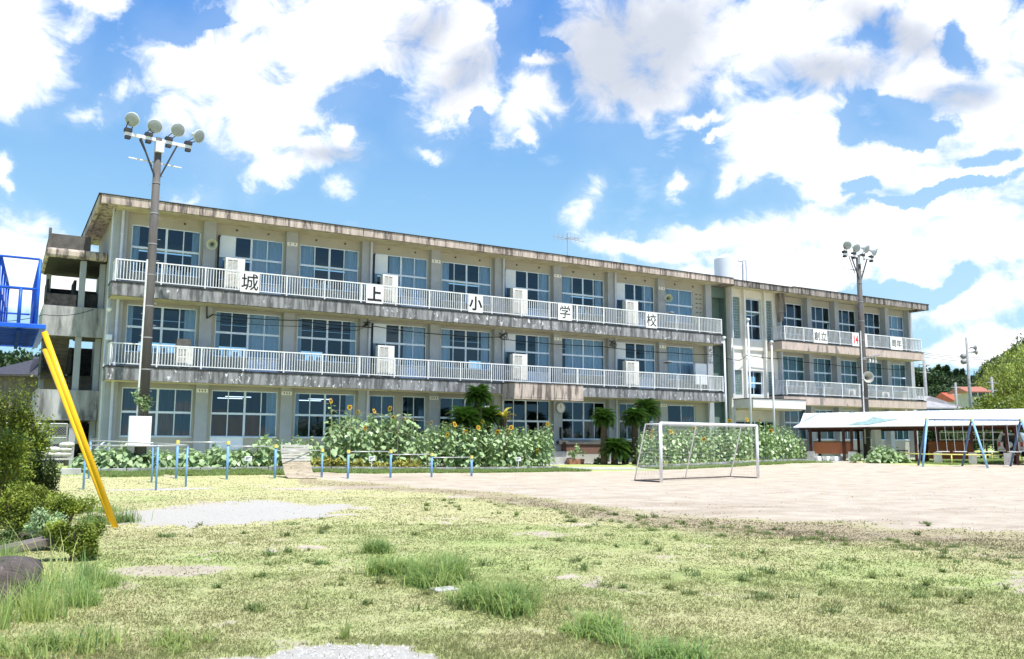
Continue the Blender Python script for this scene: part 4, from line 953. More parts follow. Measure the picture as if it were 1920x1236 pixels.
# swings
DS = 48.0
def sw(px, py): p = dep(px, py, DS/np.dot(ray(px, py), FW)); return p
def sg(px, py): # on terrain
    return gt(px, py)
o = thing('swing_set', 'long blue framed swing set with eight chains before the covered walk', 'swing set', (0, 0, 0))
t0, t1, t2 = sw(1738, 790), sw(1822, 787.5), sw(1914, 785)
tb = [t0, t1, t2]
zt_ = (t0.z+t1.z+t2.z)/3
for t_ in tb: t_.z = zt_
ax = (t2-t0).normalized(); nrm = Vector((-ax.y, ax.x, 0))
q = MB(); q.tube([t0, t2+ax*.1], .045, 10); q.build('top_beam', 'swing_dark', o, smooth=True)
for k, t_ in enumerate(tb):
    for s_, m_ in ((-1, 'swing_blue'), (1, 'swing_dark')):
        b_ = t_+nrm*(s_*1.35)-ax*(1.0 if (k == 0 and s_ < 0) else 0.)
        b_.z = float(G(b_.x, b_.y))-.05; q = MB(); q.tube([t_+nrm*s_*.05, b_], .06, 10); q.build('frame_leg', m_, o, smooth=True)
    q = MB(); q.lathe([(.09, -.09), (.1, 0), (.09, .09)], 10, Matrix.Translation(t_)); q.build('joint_cap', 'yellow_cap', o)
L_ = (t1-t0).length
for k, (s0, f_) in enumerate(((t0, .17), (t0, .57), (t1, .22), (t1, .70))):
    L_ = (t1-t0).length if s0 is t0 else (t2-t1).length
    a = s0+ax*(L_*f_); b_ = a+ax*.52
    sw_ = MB(); 
    dx = ax*random.uniform(-.1, .1)
    for p in (a, b_): sw_.tube([p, p+Vector((0, 0, -1.72))+dx], .014, 5)
    c_ = sw_.build('chain', 'wire', o)
    q = MB(); p = (a+b_)/2+Vector((0, 0, -1.74))+dx; q.beam(p-ax*.33, p+ax*.33, .22, .04); q.build('seat', 'sign_white', o)
# yellow guard rails round the swings
def guard(name, label, pts, h):
    o = thing(name, label, 'guard rail', (0, 0, 0), 'low yellow guard rails round the swings'); Ps = [gt(*p) for p in pts]
    q = MB(); q.tube([p+Vector((0, 0, h)) for p in Ps], .035, 8); q.build('top_rail', 'rail_yellow', o, smooth=True)
    for p in Ps: q = MB(); q.tube([p-Vector((0, 0, .1)), p+Vector((0, 0, h-.036))], .035, 8); q.build('post', 'rail_yellow', o, smooth=True)
guard('guard_rail', 'front low yellow guard rail before the swings', [(1696, 868), (1725, 870), (1785, 871), (1849, 872), (1917, 870), (1990, 868)], .58)
guard('guard_rail', 'rear low yellow guard rail behind the swings', [(1718, 865), (1742, 862), (1800, 863), (1861, 864), (1935, 863)], .60)

# covered walk with brown boarding
C0, C1 = dep(1487, 800, 56.5/np.dot(ray(1487, 800), FW)), dep(1921, 787, 50.5/np.dot(ray(1921, 787), FW))
cx = (C1-C0); cx.z = 0; LC = cx.length; ex = cx.normalized(); ey = Vector((-ex.y, ex.x, 0))
o = thing('covered_walk', 'long low shelter with white sheet roof and brown posts', 'shelter', (C0.x, C0.y, 0), rz=atan2(ex.y, ex.x))
LC += 8; zE = 2.50; zE1 = 2.72; W = 4.2
zr = lambda x: zE+(zE1-zE)*x/LC
def sxp(px, yo=.25):
    d = ray(px, 828); a_ = np.array([[d[0], -ex.x], [d[1], -ex.y]]); s_ = np.linalg.solve(a_, np.array([C0.x+ey.x*yo, C0.y+ey.y*yo])); return float(s_[1])
q = MB(); V = []; n = 60
for k in range(n+1):
    x = LC*k/n
    for y, dz in ((0, 0), (W*.5, .95), (W, 0)): V.append((x+(1.3 if (k == 0 and y > 1) else 0), y, zr(x)+dz))
    for y, dz in ((0, -.05), (W*.5, .90), (W, -.05)): V.append((x+(1.3 if (k == 0 and y > 1) else 0), y, zr(x)+dz))
FQ = []
for k in range(n):
    b0 = 6*k; b1 = 6*(k+1)
    FQ += [(b0, b1, b1+1, b0+1), (b0+1, b1+1, b1+2, b0+2), (b0+3, b0+4, b1+4, b1+3), (b0+4, b0+5, b1+5, b1+4), (b0, b0+3, b1+3, b1), (b0+2, b1+2, b1+5, b0+5)]
q.add(V, FQ); q.add([V[0], V[1], V[2], V[5], V[4], V[3]], [(0, 1, 4, 5), (1, 2, 3, 4)]); rf = q.build('sheet_roof', 'carport_roof', o)
q = MB()
for k in range(28): x = .4+k*LC/28; q.beam((x+.6*0, .02, zr(x)+.02), (x, W*.5, zr(x)+.955), .05, .03)
q.build('roof_ridges', 'carport_roof', rf)
q = MB(); q.add([(.02, -.005, zE+.012), (1.3, W*.42, zE+.86), (1.35, W*.5, zE+.975), (-.02+.65, W*.25, zE+.53)], [(0, 1, 2, 3)]); q.build('torn_lining', 'teal_faded', rf)
xs_ = sxp(1588); q = MB(); q.add([(xs_+x, y, zr(xs_+x)+.95*y/(W/2)+.034) for x, y in ((0, .1), (1.3, .12), (2.2, .5), (3.1, .9), (2.3, .95), (1.5, 1.3), (1.2, .8), (.5, .5))], [(0, 1, 2, 7), (2, 6, 7), (2, 3, 4, 6), (4, 5, 6)]); q.build('torn_lining', 'teal_faded', rf)
q = MB(); q.beam((.3, .2, zE-.12), (LC, .2, zE1-.12), .1, .12); q.beam((.3, W-.2, zE-.17), (LC, W-.2, zE1-.17), .1, .2); q.build('eave_beam', 'brown_dark', o)
FTG = (1520, 1597, 1757, 1822, 1888)
for pxx in (1520, 1582, 1597, 1717, 1757, 1822, 1888, 1906, 1945):
    x = sxp(pxx)
    if x < LC:
        for y in ((.25,) if pxx in (1582, 1717) else (.25, W-.25)):
            q = MB(); q.box(x-.08, x+.08, y-.08, y+.08, .2, zr(x)-.2); q.build('post', 'brown_dark', o)
        if pxx in FTG: q = MB(); q.box(x-.22, x+.22, .03, .47, .1, .95); q.build('post_footing', 'concrete', o)
for x0_, x1_, yo, za, zb_ in ((sxp(1524), sxp(1594), .3, .80, 1.53), (sxp(1741, W), sxp(1822, W), W-.4, .5, 1.62)):
    q = MB(); q.box(x0_, x1_, yo, yo+.08, za, zb_); bo = q.build('boarding', 'brown_wall', o)
    q = MB(); q.box(x0_, x1_, yo-.02, yo+.10, zb_+.001, zb_+.06); q.build('top_board', 'brown_dark', bo)
q = MB(); q.box(sxp(1722, W), sxp(1741, W)-.01, W-.4, W-.3, .3, 1.45); q.build('boarding', 'brown_dark', o)
# white planters standing below the boarding
for k, x in enumerate((sxp(1536), sxp(1553), sxp(1568))):
    p = Vector((C0.x, C0.y, 0))+ex*x+ey*(.5); z = float(G(p.x, p.y))
    q = MB(); q.o = Vector((p.x, p.y, z)); q.prism([(p.x-.42, z+.02), (p.x+.42, z+.02), (p.x+.5, z+.3), (p.x-.5, z+.3)], p.y-.18, p.y+.18); ob = q.build('planter_trough', 'sign_white', bevel=.02); ob.location = (p.x, p.y, z)
    tag(ob, 'white plastic planter trough under the brown boarding, %s' % ['leftmost of three', 'middle of three', 'rightmost of three'][k], 'planter', 'white troughs under the boarding')
# bicycle-rack like frame in the shelter
p = Vector((C0.x, C0.y, 0))+ex*sxp(1762, W)+ey*(W-.35); o = thing('ladder_rack', 'pale metal rack lying on the brown boarding behind the swings', 'rack', (p.x, p.y, 0), rz=atan2(ex.y, ex.x))
q = MB(); q.tube([(0, 0, 1.72), (3.6, 0, 1.72)], .035, 6); q.tube([(0, 0, 2.2), (3.6, 0, 2.2)], .035, 6); q.build('rails', 'rail_white', o)
q = MB()
for k in range(8): q.tube([(.05+k*.5, 0, 1.72), (.05+k*.5, 0, 2.2)], .025, 6)
q.build('rungs', 'rail_white', o)

# parked cars seen through the shelter
def suv(px0, px1, pyb, pyt, D, label, paint, spare=True, yaw=0.):
    a = dep(px0, pyb, D); b_ = dep(px1, pyb, D); top = dep(px0, pyt, D).z; z0 = a.z; W_ = (Vector((b_.x, b_.y))-Vector((a.x, a.y))).length; H_ = top-z0
    o = thing('parked_car', label, 'car', (a.x, a.y, z0), rz=atan2(b_.y-a.y, b_.x-a.x)+yaw); L = 4.2; s = H_
    q = MB(); pr = [(0, .28*s), (-.03, .60*s), (.12, .93*s), (.25, s), (2.4, .98*s), (3.0, .64*s), (4.1, .55*s), (4.2, .28*s)]
    V = []
    for y, z in pr:
        ins = .0 if z < .62*s else .11*W_*(z-.6*s)/(.4*s); V += [(ins, y, z), (W_-ins, y, z)]
    n = len(pr); q.add(V, [(2*i, 2*i+1, 2*((i+1) % n)+1, 2*((i+1) % n)) for i in range(n)]+[tuple(2*i for i in range(n))[::-1], tuple(2*i+1 for i in range(n))]); q.build('body', paint, o, bevel=.05)
    q = MB(); q.add([(.14*W_, -.035, .63*s), (.86*W_, -.035, .63*s), (.80*W_, .09, .90*s), (.20*W_, .09, .90*s)], [(0, 1, 2, 3)]); q.add([(W_*.14, -.02, .63*s), (.86*W_, -.02, .63*s), (.8*W_, .11, .9*s), (.2*W_, .11, .9*s)], [(3, 2, 1, 0)]); q.build('rear_window', 'car_glass', o)
    for sgn, x in ((-1, 0.), (1, W_)):
        q = MB(); ins = .012*sgn; q.add([(x+ins, .25, .64*s), (x+ins, 2.7, .64*s), (x+ins-sgn*.1*W_, 2.3, .92*s), (x+ins-sgn*.1*W_, .35, .92*s)], [(0, 1, 2, 3)]); q.build('side_window', 'car_glass', o)
    for x in (.02, W_-.16):
        q = MB(); q.box(x, x+.14, -.05, .02, .42*s, .62*s); q.build('tail_lamp', 'red_lens', o, bevel=.02)
    q = MB(); q.box(-.02, W_+.02, -.1, .02, .2*s, .3*s); q.build('bumper', paint, o, bevel=.03)
    q = MB(); q.box(.38*W_, .62*W_, -.12, -.101, .21*s, .28*s); q.build('number_plate', 'sign_white', o)
    for y in (.75, 3.35):
        for x in (.0, W_-.2):
            q = MB(); q.lathe([(.2, -.1), (.33, -.09), (.33, .09), (.2, .1)], 18, Matrix.Translation((x+.1, y, .33)) @ Matrix.Rotation(R(90), 4, 'Y')); q.build('wheel', 'tyre', o)
    if spare:
        mt = Matrix.Translation((.48*W_, -.12, .5*s)) @ Matrix.Rotation(R(90), 4, 'X'); q = MB(); q.lathe([(.34, -.08), (.36, 0), (.34, .1), (.2, .12)], 20, mt); q.build('spare_wheel', 'tyre', o)
        q = MB(); q.lathe([(.19, .121), (.02, .14)], 16, mt); q.build('spare_hub', paint, o)
    return o
suv(1872, 1914, 856, 812, 54, 'silver off-road car with rear spare wheel parked behind the swings', 'car_silver', yaw=R(-36))
suv(1722, 1742, 832, 807, 78, 'white van half hidden behind the left swing leg', 'car_white', spare=False, yaw=R(-20))

# ================================================================== beds, kerbs, paths
def Gz(x, y): return float(G(x, y))
def slab_on(name, pts, h, material, th=.004, kind='structure'):
    """a paved sheet following the ground"""
    V = []; n = len(pts)
    for x, y in pts: V.append((x, y, Gz(x, y)+h))
    q = MB(); q.add(V+[(x, y, z-.3) for x, y, z in V], [tuple(range(n))]+[(i, i+n, (i+1) % n+n, (i+1) % n) for i in range(n)]); o = q.build(name, material); tag(o, kind=kind); return o
def kerb(pts, label, h=.16, w_=.14):
    q = MB()
    for (a, b_) in zip(pts[:-1], pts[1:]):
        n = max(1, int(math.dist(a, b_)/.9))
        for k in range(n):
            p = [a[i]+(b_[i]-a[i])*(k+.01)/n for i in (0, 1)]; r_ = [a[i]+(b_[i]-a[i])*(k+.985)/n for i in (0, 1)]
            zp, zr_ = float(G(p[0], 37))+random.uniform(-.006, .006), float(G(r_[0], 37)); q.beam((p[0], p[1], zp+h/2-.05), (r_[0], r_[1], zr_+h/2-.05), w_, h+.1)
    tag(q.build('kerb', 'old_concrete', bevel=.012), label, 'kerb', None)
kerb([(2.6, 37.1), (24.6, 37.1)], 'mossy concrete kerb edging the left flower beds')
kerb([(29.9, 37.1), (42.9, 37.1), (42.9, 39)], 'concrete kerb edging the bed behind the football goal')
slab_on('path', [(25.0, 37.3), (26.0, 35.9), (29.4, 35.9), (29.8, 37.2), (29.6, 41.0), (24.8, 41.0)], .03, 'concrete')
slab_on('path', [(43.2, 36.4), (47.6, 36.1), (48.0, 40.8), (43.4, 40.8)], .02, 'concrete')
slab_on('path', [(4.2, 41.1), (24.5, 41.1), (24.5, 42.4), (4.2, 42.4)], .05, 'concrete')
slab_on('path', [(28.0, 41.1), (61, 41.1), (61, 42.4), (28.0, 42.4)], .05, 'concrete')

# ================================================================== leaf helpers
def rotm(n, r_=rng, tiltmax=1.2):
    yaw = r_.uniform(0, 2*pi, n); tilt = r_.uniform(-tiltmax, tiltmax, n); roll = r_.uniform(-.6, .6, n)
    cy, sy, ct, st, cr, sr = np.cos(yaw), np.sin(yaw), np.cos(tilt), np.sin(tilt), np.cos(roll), np.sin(roll)
    m = np.empty((n, 3, 3))
    m[:, 0] = np.stack([cy*cr-sy*st*sr, sy*cr+cy*st*sr, -ct*sr], 1)      # across the leaf
    m[:, 1] = np.stack([-sy*ct, cy*ct, st], 1)                            # along the leaf
    m[:, 2] = np.cross(m[:, 0], m[:, 1]); return m
LEAF = np.array([(0, 0, 0), (-.42, .35, .06), (0, .45, -.05), (.42, .35, .06), (-.28, .75, .0), (0, 1, -.12), (.28, .75, .0)])
LEAF_F = np.array([(0, 2, 1, 1), (0, 3, 2, 2), (1, 2, 5, 4), (2, 3, 6, 5)])
RH = np.array([(0, 0, 0), (-.3, .5, .03), (0, 1, 0), (.3, .5, .03)])
def leaves(P, size, shape=RH, tilt=1.2, r_=rng, tint=None, ratio=1.):
    """P (n,3) positions -> leaf quads"""
    n = len(P); m = rotm(n, r_, tilt); s = size*r_.uniform(.7, 1.3, n); S = shape*np.array([ratio, 1, 1])
    V = P[:, None, :]+np.einsum('vk,nkj->nvj', S, m)*s[:, None, None]; nv = len(shape)
    return V.reshape(-1, 3), nv
def leaf_mesh(name, P, size, material, tilt=1.2, tint=None, r_=rng, ratio=1.):
    V, nv = leaves(P, size, RH, tilt, r_, ratio=ratio); n = len(P); FQ = np.arange(n*4).reshape(n, 4)
    T = np.repeat(r_.uniform(.55, 1.45, n) if tint is None else tint, 4)
    return arr_mesh(name, V, FQ, material, tint=T)
def clump_points(n, rx, ry, rz, k=14, r_=rng, fill=.5, base=0.):
    """points on the skins of k small clumps scattered through an ellipsoid; leaves each clump lighter on its own"""
    C = r_.normal(size=(k, 3)); C /= np.linalg.norm(C, axis=1)[:, None]; C *= r_.uniform(.25, .85, (k, 1)); rad = r_.uniform(.22, .42, k)
    w_ = r_.integers(0, k, n); d = r_.normal(size=(n, 3)); d /= np.linalg.norm(d, axis=1)[:, None]
    P = C[w_]+d*(rad[w_]*r_.uniform(fill, 1.05, n))[:, None]
    P = P*np.array([rx, ry, rz]); P[:, 2] = np.maximum(P[:, 2], -rz*.92)
    ct = r_.uniform(.7, 1.35, k); return P+np.array([0, 0, rz+base]), ct[w_]*r_.uniform(.75, 1.25, n)

# ---- sunflowers
def sunflower_meshes(h, nleaf, lsize, seed, flower):
    r_ = np.random.default_rng(seed); st = MB(); lean = r_.uniform(-.06, .06, 2)
    pts = [Vector((lean[0]*h*(k/5)**2, lean[1]*h*(k/5)**2, h*k/5)) for k in range(6)]
    st.tube([pts[0]-Vector((0, 0, .25))]+pts, [.018]*6+[.011], 5)
    V = []; FQ = []; T = []
    for i in range(nleaf):
        f_ = .10+.88*i/nleaf; z = h*f_; a = i*2.4+r_.uniform(-.5, .5); s = lsize*(1.15-.55*max(0, f_-.6)/.4)*r_.uniform(.75, 1.25); stalk = s*.5
        bx_, by_ = lean[0]*h*f_*f_, lean[1]*h*f_*f_
        dx, dy = cos(a), sin(a); up = .35; p0 = Vector((bx_, by_, z)); p1 = p0+Vector((dx*stalk, dy*stalk, stalk*up))
        st.tube([p0, p1], .006, 4, cap=False)
        droop = r_.uniform(.2, 1.15) if f_ < .9 else r_.uniform(-.5, .1); al = Vector((dx*cos(droop), dy*cos(droop), -sin(droop))); ac_ = Vector((-dy, dx, 0)); nn = ac_.cross(al)
        tw = r_.uniform(-.5, .5); ac2 = ac_*cos(tw)+nn*sin(tw); nn2 = ac2.cross(al); b0 = len(V)
        for lx, ly, lz in LEAF: q_ = p1+ac2*(lx*s*1.0)+al*(ly*s)-nn2*(lz*s); V.append(q_[:])
        FQ += [(b0, b0+2, b0+1, b0+1), (b0, b0+3, b0+2, b0+2), (b0+1, b0+2, b0+5, b0+4), (b0+2, b0+3, b0+6, b0+5)]; T += [r_.uniform(.7, 1.35)]*7
    # arrays with triangles as degenerate quads are avoided: build by from_pydata
    me = bpy.data.meshes.new('foliage'); me.from_pydata(V, [], [tuple(dict.fromkeys(f)) for f in FQ]); me.materials.append(M('leaf_sun'))
    ca = me.color_attributes.new('tint', 'FLOAT_COLOR', 'POINT'); ca.data.foreach_set('color', np.repeat(np.stack([T, T, T, [1]*len(T)], 1), 1, 0).astype(np.float32).ravel())
    for p in me.polygons: p.use_smooth = True
    ms = bpy.data.meshes.new('stem'); ms.from_pydata(st.v, [], st.f); ms.materials.append(M('stem_green'))
    return ms, me, pts[-1]
def flower_meshes():
    pe = MB(); n = 17
    for ring, (r0_, r1, z) in enumerate(((.065, .165, 0), (.065, .15, -.012))):
        for k in range(n):
            a = 2*pi*(k+.5*ring)/n; c, s = cos(a), sin(a); wv_ = .024; j = random.uniform(-.03, .03); rr = r1*random.uniform(.9, 1.08)
            f = lambda r_, w_, zz: (c*r_-s*w_, s*r_+c*w_, zz)
            pe.add([f(r0_, 0, z), f((r0_+rr)*.55, wv_, z+.012), f(rr, 0, z+j), f((r0_+rr)*.55, -wv_, z+.012)], [(0, 1, 2, 3)])
    a = bpy.data.meshes.new('petals'); a.from_pydata(pe.v, [], pe.f); a.materials.append(M('petal'))
    d = MB(); d.lathe([(.05, -.02), (.078, 0), (.07, .018), (.03, .012), (.005, .008)], 14); b_ = bpy.data.meshes.new('flower_disc'); b_.from_pydata(d.v, [], d.f); b_.materials.append(M('disc_brown'))
    return a, b_
PET, DISC = flower_meshes()
VARS = {}
def sunflower(x, y, h, flower, label, grp, lsize=.30, nl=None, face=None, zb=None):
    hk = round(h*4)/4; key = (hk, lsize, int(rng.integers(0, 3)))
    if key not in VARS: VARS[key] = sunflower_meshes(hk, nl or int(7+hk*8.5*(1.55 if lsize == .20 else 1))+(8 if lsize == .30 else 0), lsize, 100+len(VARS), True)
    ms, mf, top = VARS[key]
    o = thing('sunflower', label, 'sunflower', (x, y, Gz(x, y) if zb is None else zb), grp, rz=float(rng.uniform(0, 6.28)))
    sc_ = h/hk; o.scale = (1, 1, sc_)
    link('stem', ms, o); link('foliage', mf, o)
    if flower:
        f_ = link('petals', PET, o); f_.location = top+Vector((0, 0, .03)); yaw = (face if face is not None else rng.uniform(-2.9, -.1))-o.rotation_euler.z
        d = Vector((cos(yaw), sin(yaw), rng.uniform(-.5, .5))).normalized(); f_.rotation_mode = 'QUATERNION'; f_.rotation_quaternion = d.to_track_quat('Z', 'Y')
        f_.name = 'flower_head'; c_ = link('flower_disc', DISC, f_); s_ = rng.uniform(.68, .95); f_.scale = (s_, s_, s_/sc_)
    return o
def bedY(px, Y): return fy(px, 870, Y).x
def topz(px, py, Y): return fy(px, py, Y).z
G1 = 'sunflower plants without open flowers in the bed behind the football goal'; G2 = 'sunflower plants without open flowers left of the entrance path'
# row behind the goal: dense hedge of sunflowers
def row(px0, px1, Y0, Y1, n, tops, label, grp, ls, jitter=.12):
    for k in range(n):
        Y = rng.uniform(Y0, Y1); px = px0+(px1-px0)*(k+rng.uniform(0, 1))/n
        x = bedY(px, Y); zt = topz(px, np.interp(px, [t_[0] for t_ in tops], [t_[1] for t_ in tops])+rng.uniform(-3, 12), Y); z0 = Gz(x, Y)
        sunflower(x, Y, max(.5, zt-z0), False, label, grp, ls, zb=z0)
row(1192, 1508, 37.5, 39.6, 92, [(1190, 812), (1215, 800), (1300, 797), (1400, 797), (1440, 792), (1480, 800), (1512, 815)], 'green sunflower plant without open flower in the dense bed behind the goal', G1, .20)
row(784, 1030, 37.5, 39.6, 74, [(784, 800), (830, 790), (900, 795), (960, 798), (1000, 800), (1032, 790)], 'green sunflower plant without open flower in the tall bed left of the entrance', G2, .20)
row(612, 780, 37.8, 39.4, 30, [(605, 800), (640, 775), (700, 775), (760, 775), (784, 790)], 'large leaved sunflower plant without open flower in the middle bed', 'large leaved sunflower plants in the middle bed', .29)
row(478, 608, 37.8, 39.2, 15, [(478, 822), (500, 812), (560, 815), (600, 825), (612, 810)], 'young sunflower plant around the slatted ramp', 'young sunflower plants around the slatted ramp', .28)
row(152, 478, 37.35, 38.9, 84, [(150, 850), (200, 842), (330, 846), (400, 842), (478, 845)], 'low broad leaved plant in the hedge left of the slatted ramp', 'low broad leaved plants of the left hedge', .30)
for px, py, lb in ((206, 826, 'tall light green shoot above the left hedge by the building corner'), (231, 828, 'tall light green shoot above the hedge beside the electrical box'), (402, 828, 'single tall shoot above the hedge before the door'), (497, 812, 'tall leafy shoot left of the slatted ramp')):
    Y = 38.2; x = bedY(px, Y); z0 = Gz(x, Y); sunflower(x, Y, topz(px, py, Y)-z0, False, lb, 'tall shoots above the left hedge', .2, zb=z0)
heads = [(623, 750, 'highest sunflower, leftmost in the middle bed'), (649, 762, 'orange sunflower second from the left in the middle bed'), (667, 771, 'pale yellow sunflower third from the left in the middle bed'), (699, 769, 'upright open sunflower before the small dark window'),
         (733, 764, 'large orange sunflower at the top right of the middle bed'), (729, 781, 'small sunflower just below the large orange one'), (753, 784, 'rightmost sunflower of the middle bed, leaning'), (687, 801, 'low sunflower drooping in the middle of the middle bed'),
         (808, 791, 'half open pale sunflower left of the low sago palm'), (850, 794, 'small yellow sunflower before the sago palm'), (838, 814, 'low open sunflower facing the yard in the tall bed'), (874, 808, 'small sunflower right of the low open one'),
         (893, 800, 'pale sunflower below the tallest sago palm'), (908, 789, 'half open sunflower above the tall bed, under the palm'), (932, 808, 'open sunflower left of the entrance doors'), (952, 810, 'faded sunflower before the entrance doors'),
         (960, 800, 'bright orange sunflower before the entrance doors'), (1010, 799, 'sunflower before the right entrance door'), (1031, 794, 'small yellow sunflower at the right end of the tall bed'), (1007, 845, 'low sunflower near the foot of the tall bed')]
for px, py, lb in heads:
    Y = 37.7 if py > 795 else 38.4; x = bedY(px, Y); z0 = Gz(x, Y); sunflower(x, Y, topz(px, py+3, Y)-z0, True, lb, 'sunflowers in bloom', .24, zb=z0)
heads = [(1221, 806, 'orange sunflower behind the left goal post'), (1222, 815, 'second orange sunflower just below the first at the left goal post'), (1262, 808, 'sunflower behind the goal left of the first stay'), (1298, 802, 'small sunflower behind the goal crossbar'),
         (1319, 822, 'low sunflower seen through the middle of the goal net'), (1393, 798, 'sunflower behind the goal by its right stay'), (1372, 787, 'tall sunflower above the crossbar by the first flag pole'), (1406, 785, 'large yellow sunflower above the crossbar before the middle flag pole'),
         (1421, 786, 'tall sunflower above the right goal post'), (1446, 806, 'cluster sunflower right of the goal')]
for px, py, lb in heads:
    Y = 37.5; x = bedY(px, Y); z0 = Gz(x, Y); sunflower(x, Y, topz(px, py+3, Y)-z0, True, lb, 'sunflowers in bloom', .22, zb=z0)

# ---- small bushes (shared builder)
def bush(name, label, cat, p, rx, ry, rz, n, size, m_, grp=None, tilt=1.2, k=14, stem=True, seed=None, ratio=1.):
    r_ = np.random.default_rng(seed if seed is not None else int(rng.integers(1e6)))
    o = thing(name, label, cat, tuple(p), grp); n = int(n*1.7) if name in ('azalea_shrub', 'tall_shrub', 'camellia_shrub') else n; P, T = clump_points(n, rx, ry, rz, k, r_, base=-.05, fill=.35)
    link('foliage', leaf_mesh('foliage', P, size, m_, tilt, T, r_, ratio), o)
    if stem:
        q = MB()
        for _ in range(7):
            a = r_.uniform(0, 6.28); c = Vector((cos(a)*rx*.5, sin(a)*ry*.5, rz*1.1)); q.tube([(0, 0, -.1), c*.5+Vector((0, 0, .1*rz)), c], [.02+.01*rz, .012, .006], 5)
        q.build('stems', 'bark', o)
    return o
yb = [(625, 866, .55), (640, 868, .5), (655, 862, .6), (672, 868, .5), (688, 870, .42), (705, 872, .36), (722, 866, .45), (590, 864, .55), (606, 862, .55), (748, 860, .65), (765, 862, .62), (782, 862, .55)]
for k, (px, py, s) in enumerate(yb):
    Y = 37.55; x = bedY(px, Y); bush('yellow_coleus', 'yellow green leafy bedding plant along the kerb of the middle bed', 'plant', (x, Y, Gz(x, Y)), s*.75, s*.6, s*.5, 420, .12, 'leaf_yellow', 'yellow bedding plants along the kerb', k=9)
for px, Y, s, lb in ((1121, 39.6, .45, 'small white flecked shrub left of the low dark sago palm'), (1604, 34.6, .55, 'leafy shrub at the foot of the far floodlight pole')):
    x = bedY(px, Y); bush('garden_shrub', lb, 'shrub', (x, Y, Gz(x, Y)), s, s*.8, s*.6, 500, .13, 'leaf_sun', None, k=9)
row(1634, 1694, 33.9, 35.0, 26, [(1630, 842), (1660, 836), (1692, 846)], 'low broad leaved plant in the bed right of the far floodlight pole', 'low plants right of the far floodlight pole', .30)

# small name tags on stakes in the beds
for px, Y, zz, lb in ((697, 37.3, .45, 'small white plant label on a stake before the yellow bedding plants'), (465, 37.25, .42, 'small white plant label on a stake before the left hedge'), (972, 37.3, .45, 'small white plant label on a stake before the tall sunflowers')):
    x = bedY(px, Y); z0 = float(G(x, Y)); o = thing('plant_label', lb, 'plant label', (x, Y, z0), 'plant labels in the beds')
    q = MB(); q.box(-.014, .014, 0, .02, -.1, zz); q.build('stake', 'sign_white', o)
    q = MB(); q.box(-.15, .15, -.012, -.001, zz-.02, zz+.18); b_ = q.build('plate', 'sign_white', o)
    q = MB()
    for k in range(3): q.box(-.11, -.11+.07*(k+1), -.0145, -.0125, zz+.02+.045*k, zz+.042+.045*k)
    q.build('writing', 'ink', b_)
# trellis strings and canes over the middle bed
o = thing('plant_canes', 'thin canes and strings holding up the middle sunflower bed', 'plant support')
q = MB()
for px, top in ((619, 768), (655, 765), (745, 775), (770, 790), (800, 800)):
    Y = 37.5; x = bedY(px, Y); q.tube([(x, Y, Gz(x, Y)-.1), (x, Y, topz(px, top, Y))], .008, 5)
a = bedY(620, 37.5); b_ = bedY(802, 37.5)
for z in (2.4, 1.7): q.tube([(a, 37.5, z+.45), ((a+b_)/2, 37.5, z+.3), (b_, 37.5, z)], .004, 4)
q.build('canes', 'cane', o)

# ---- sago palms
def frond_mesh(L, seed, m_, wd=.16):
    V = []; FQ = []; T = []; r_ = np.random.default_rng(seed); n = 30
    for k in range(n):
        f_ = (k+2)/(n+1); r0_ = L*f_; cx_ = r0_*(1-.18*f_*f_); cz = L*(.42*f_-.62*f_*f_)+.0
        for s_ in (-1, 1):
            ll = wd*L*1.15*sin(pi*min(1, f_*.88+.12))**.7; b0 = len(V); up = .35*ll
            V += [(cx_-.018, 0, cz), (cx_+.03, 0, cz), (cx_+ll*.42+.006, s_*ll, cz+up), (cx_+ll*.42-.006, s_*ll, cz+up)]; FQ.append((b0, b0+1, b0+2, b0+3)); T += [r_.uniform(.75, 1.25)]*4
        if k < n-1:
            f2 = (k+3)/(n+1); c2x = L*f2*(1-.18*f2*f2); c2z = L*(.42*f2-.62*f2*f2); b0 = len(V); V += [(cx_, -.012, cz), (c2x, -.012, c2z), (c2x, .012, c2z), (cx_, .012, cz)]; FQ.append((b0, b0+1, b0+2, b0+3)); T += [1]*4
    return np.array(V), np.array(FQ), np.array(T)
def sago(label, px, pyc, Y, R_, trunk_px=None, m_='palm_leaf', nf=84, lo=-.5, lean=0.):
    c = fy(px, pyc, Y); z0 = Gz(c.x, Y); o = thing('sago_palm', label, 'palm', (c.x, Y, z0), 'sago palms along the school front')
    H = max(.15, c.z-z0); q = MB(); n = 8; q.tube([(lean*(1-k/n), 0, H*k/n-.1*(k == 0)) for k in range(n+1)], [.19-.03*k/n+.02*(k % 2) for k in range(n+1)], 12); q.build('trunk', 'palm_trunk', o)
    Vf, Ff, Tf = frond_mesh(R_, 3, m_); VV = []; FF = []; TT = []; nb = 0
    for k in range(nf):
        a = k*2.39996; e_ = np.interp(k/nf, [0, 1], [1.25, lo])+rng.uniform(-.08, .08); s = rng.uniform(.85, 1.08)
        ca, sa, ce, se = cos(a), sin(a), cos(e_-.2), sin(e_-.2)
        X = Vf*s; x1 = X[:, 0]*ce-X[:, 2]*se; z1_ = X[:, 0]*se+X[:, 2]*ce; VV.append(np.stack([x1*ca-X[:, 1]*sa, x1*sa+X[:, 1]*ca, z1_+H], 1)); FF.append(Ff+nb); TT.append(Tf*rng.uniform(.8, 1.2)); nb += len(Vf)
    link('crown', arr_mesh('crown', np.concatenate(VV), np.concatenate(FF), m_, tint=np.concatenate(TT)), o)
    return o
sago('tallest sago palm, its crown against the middle balcony edge', 897, 744, 39.0, .95)
sago('broad low sago palm left of the tallest one', 872, 792, 38.9, 1.25, lo=-.3)
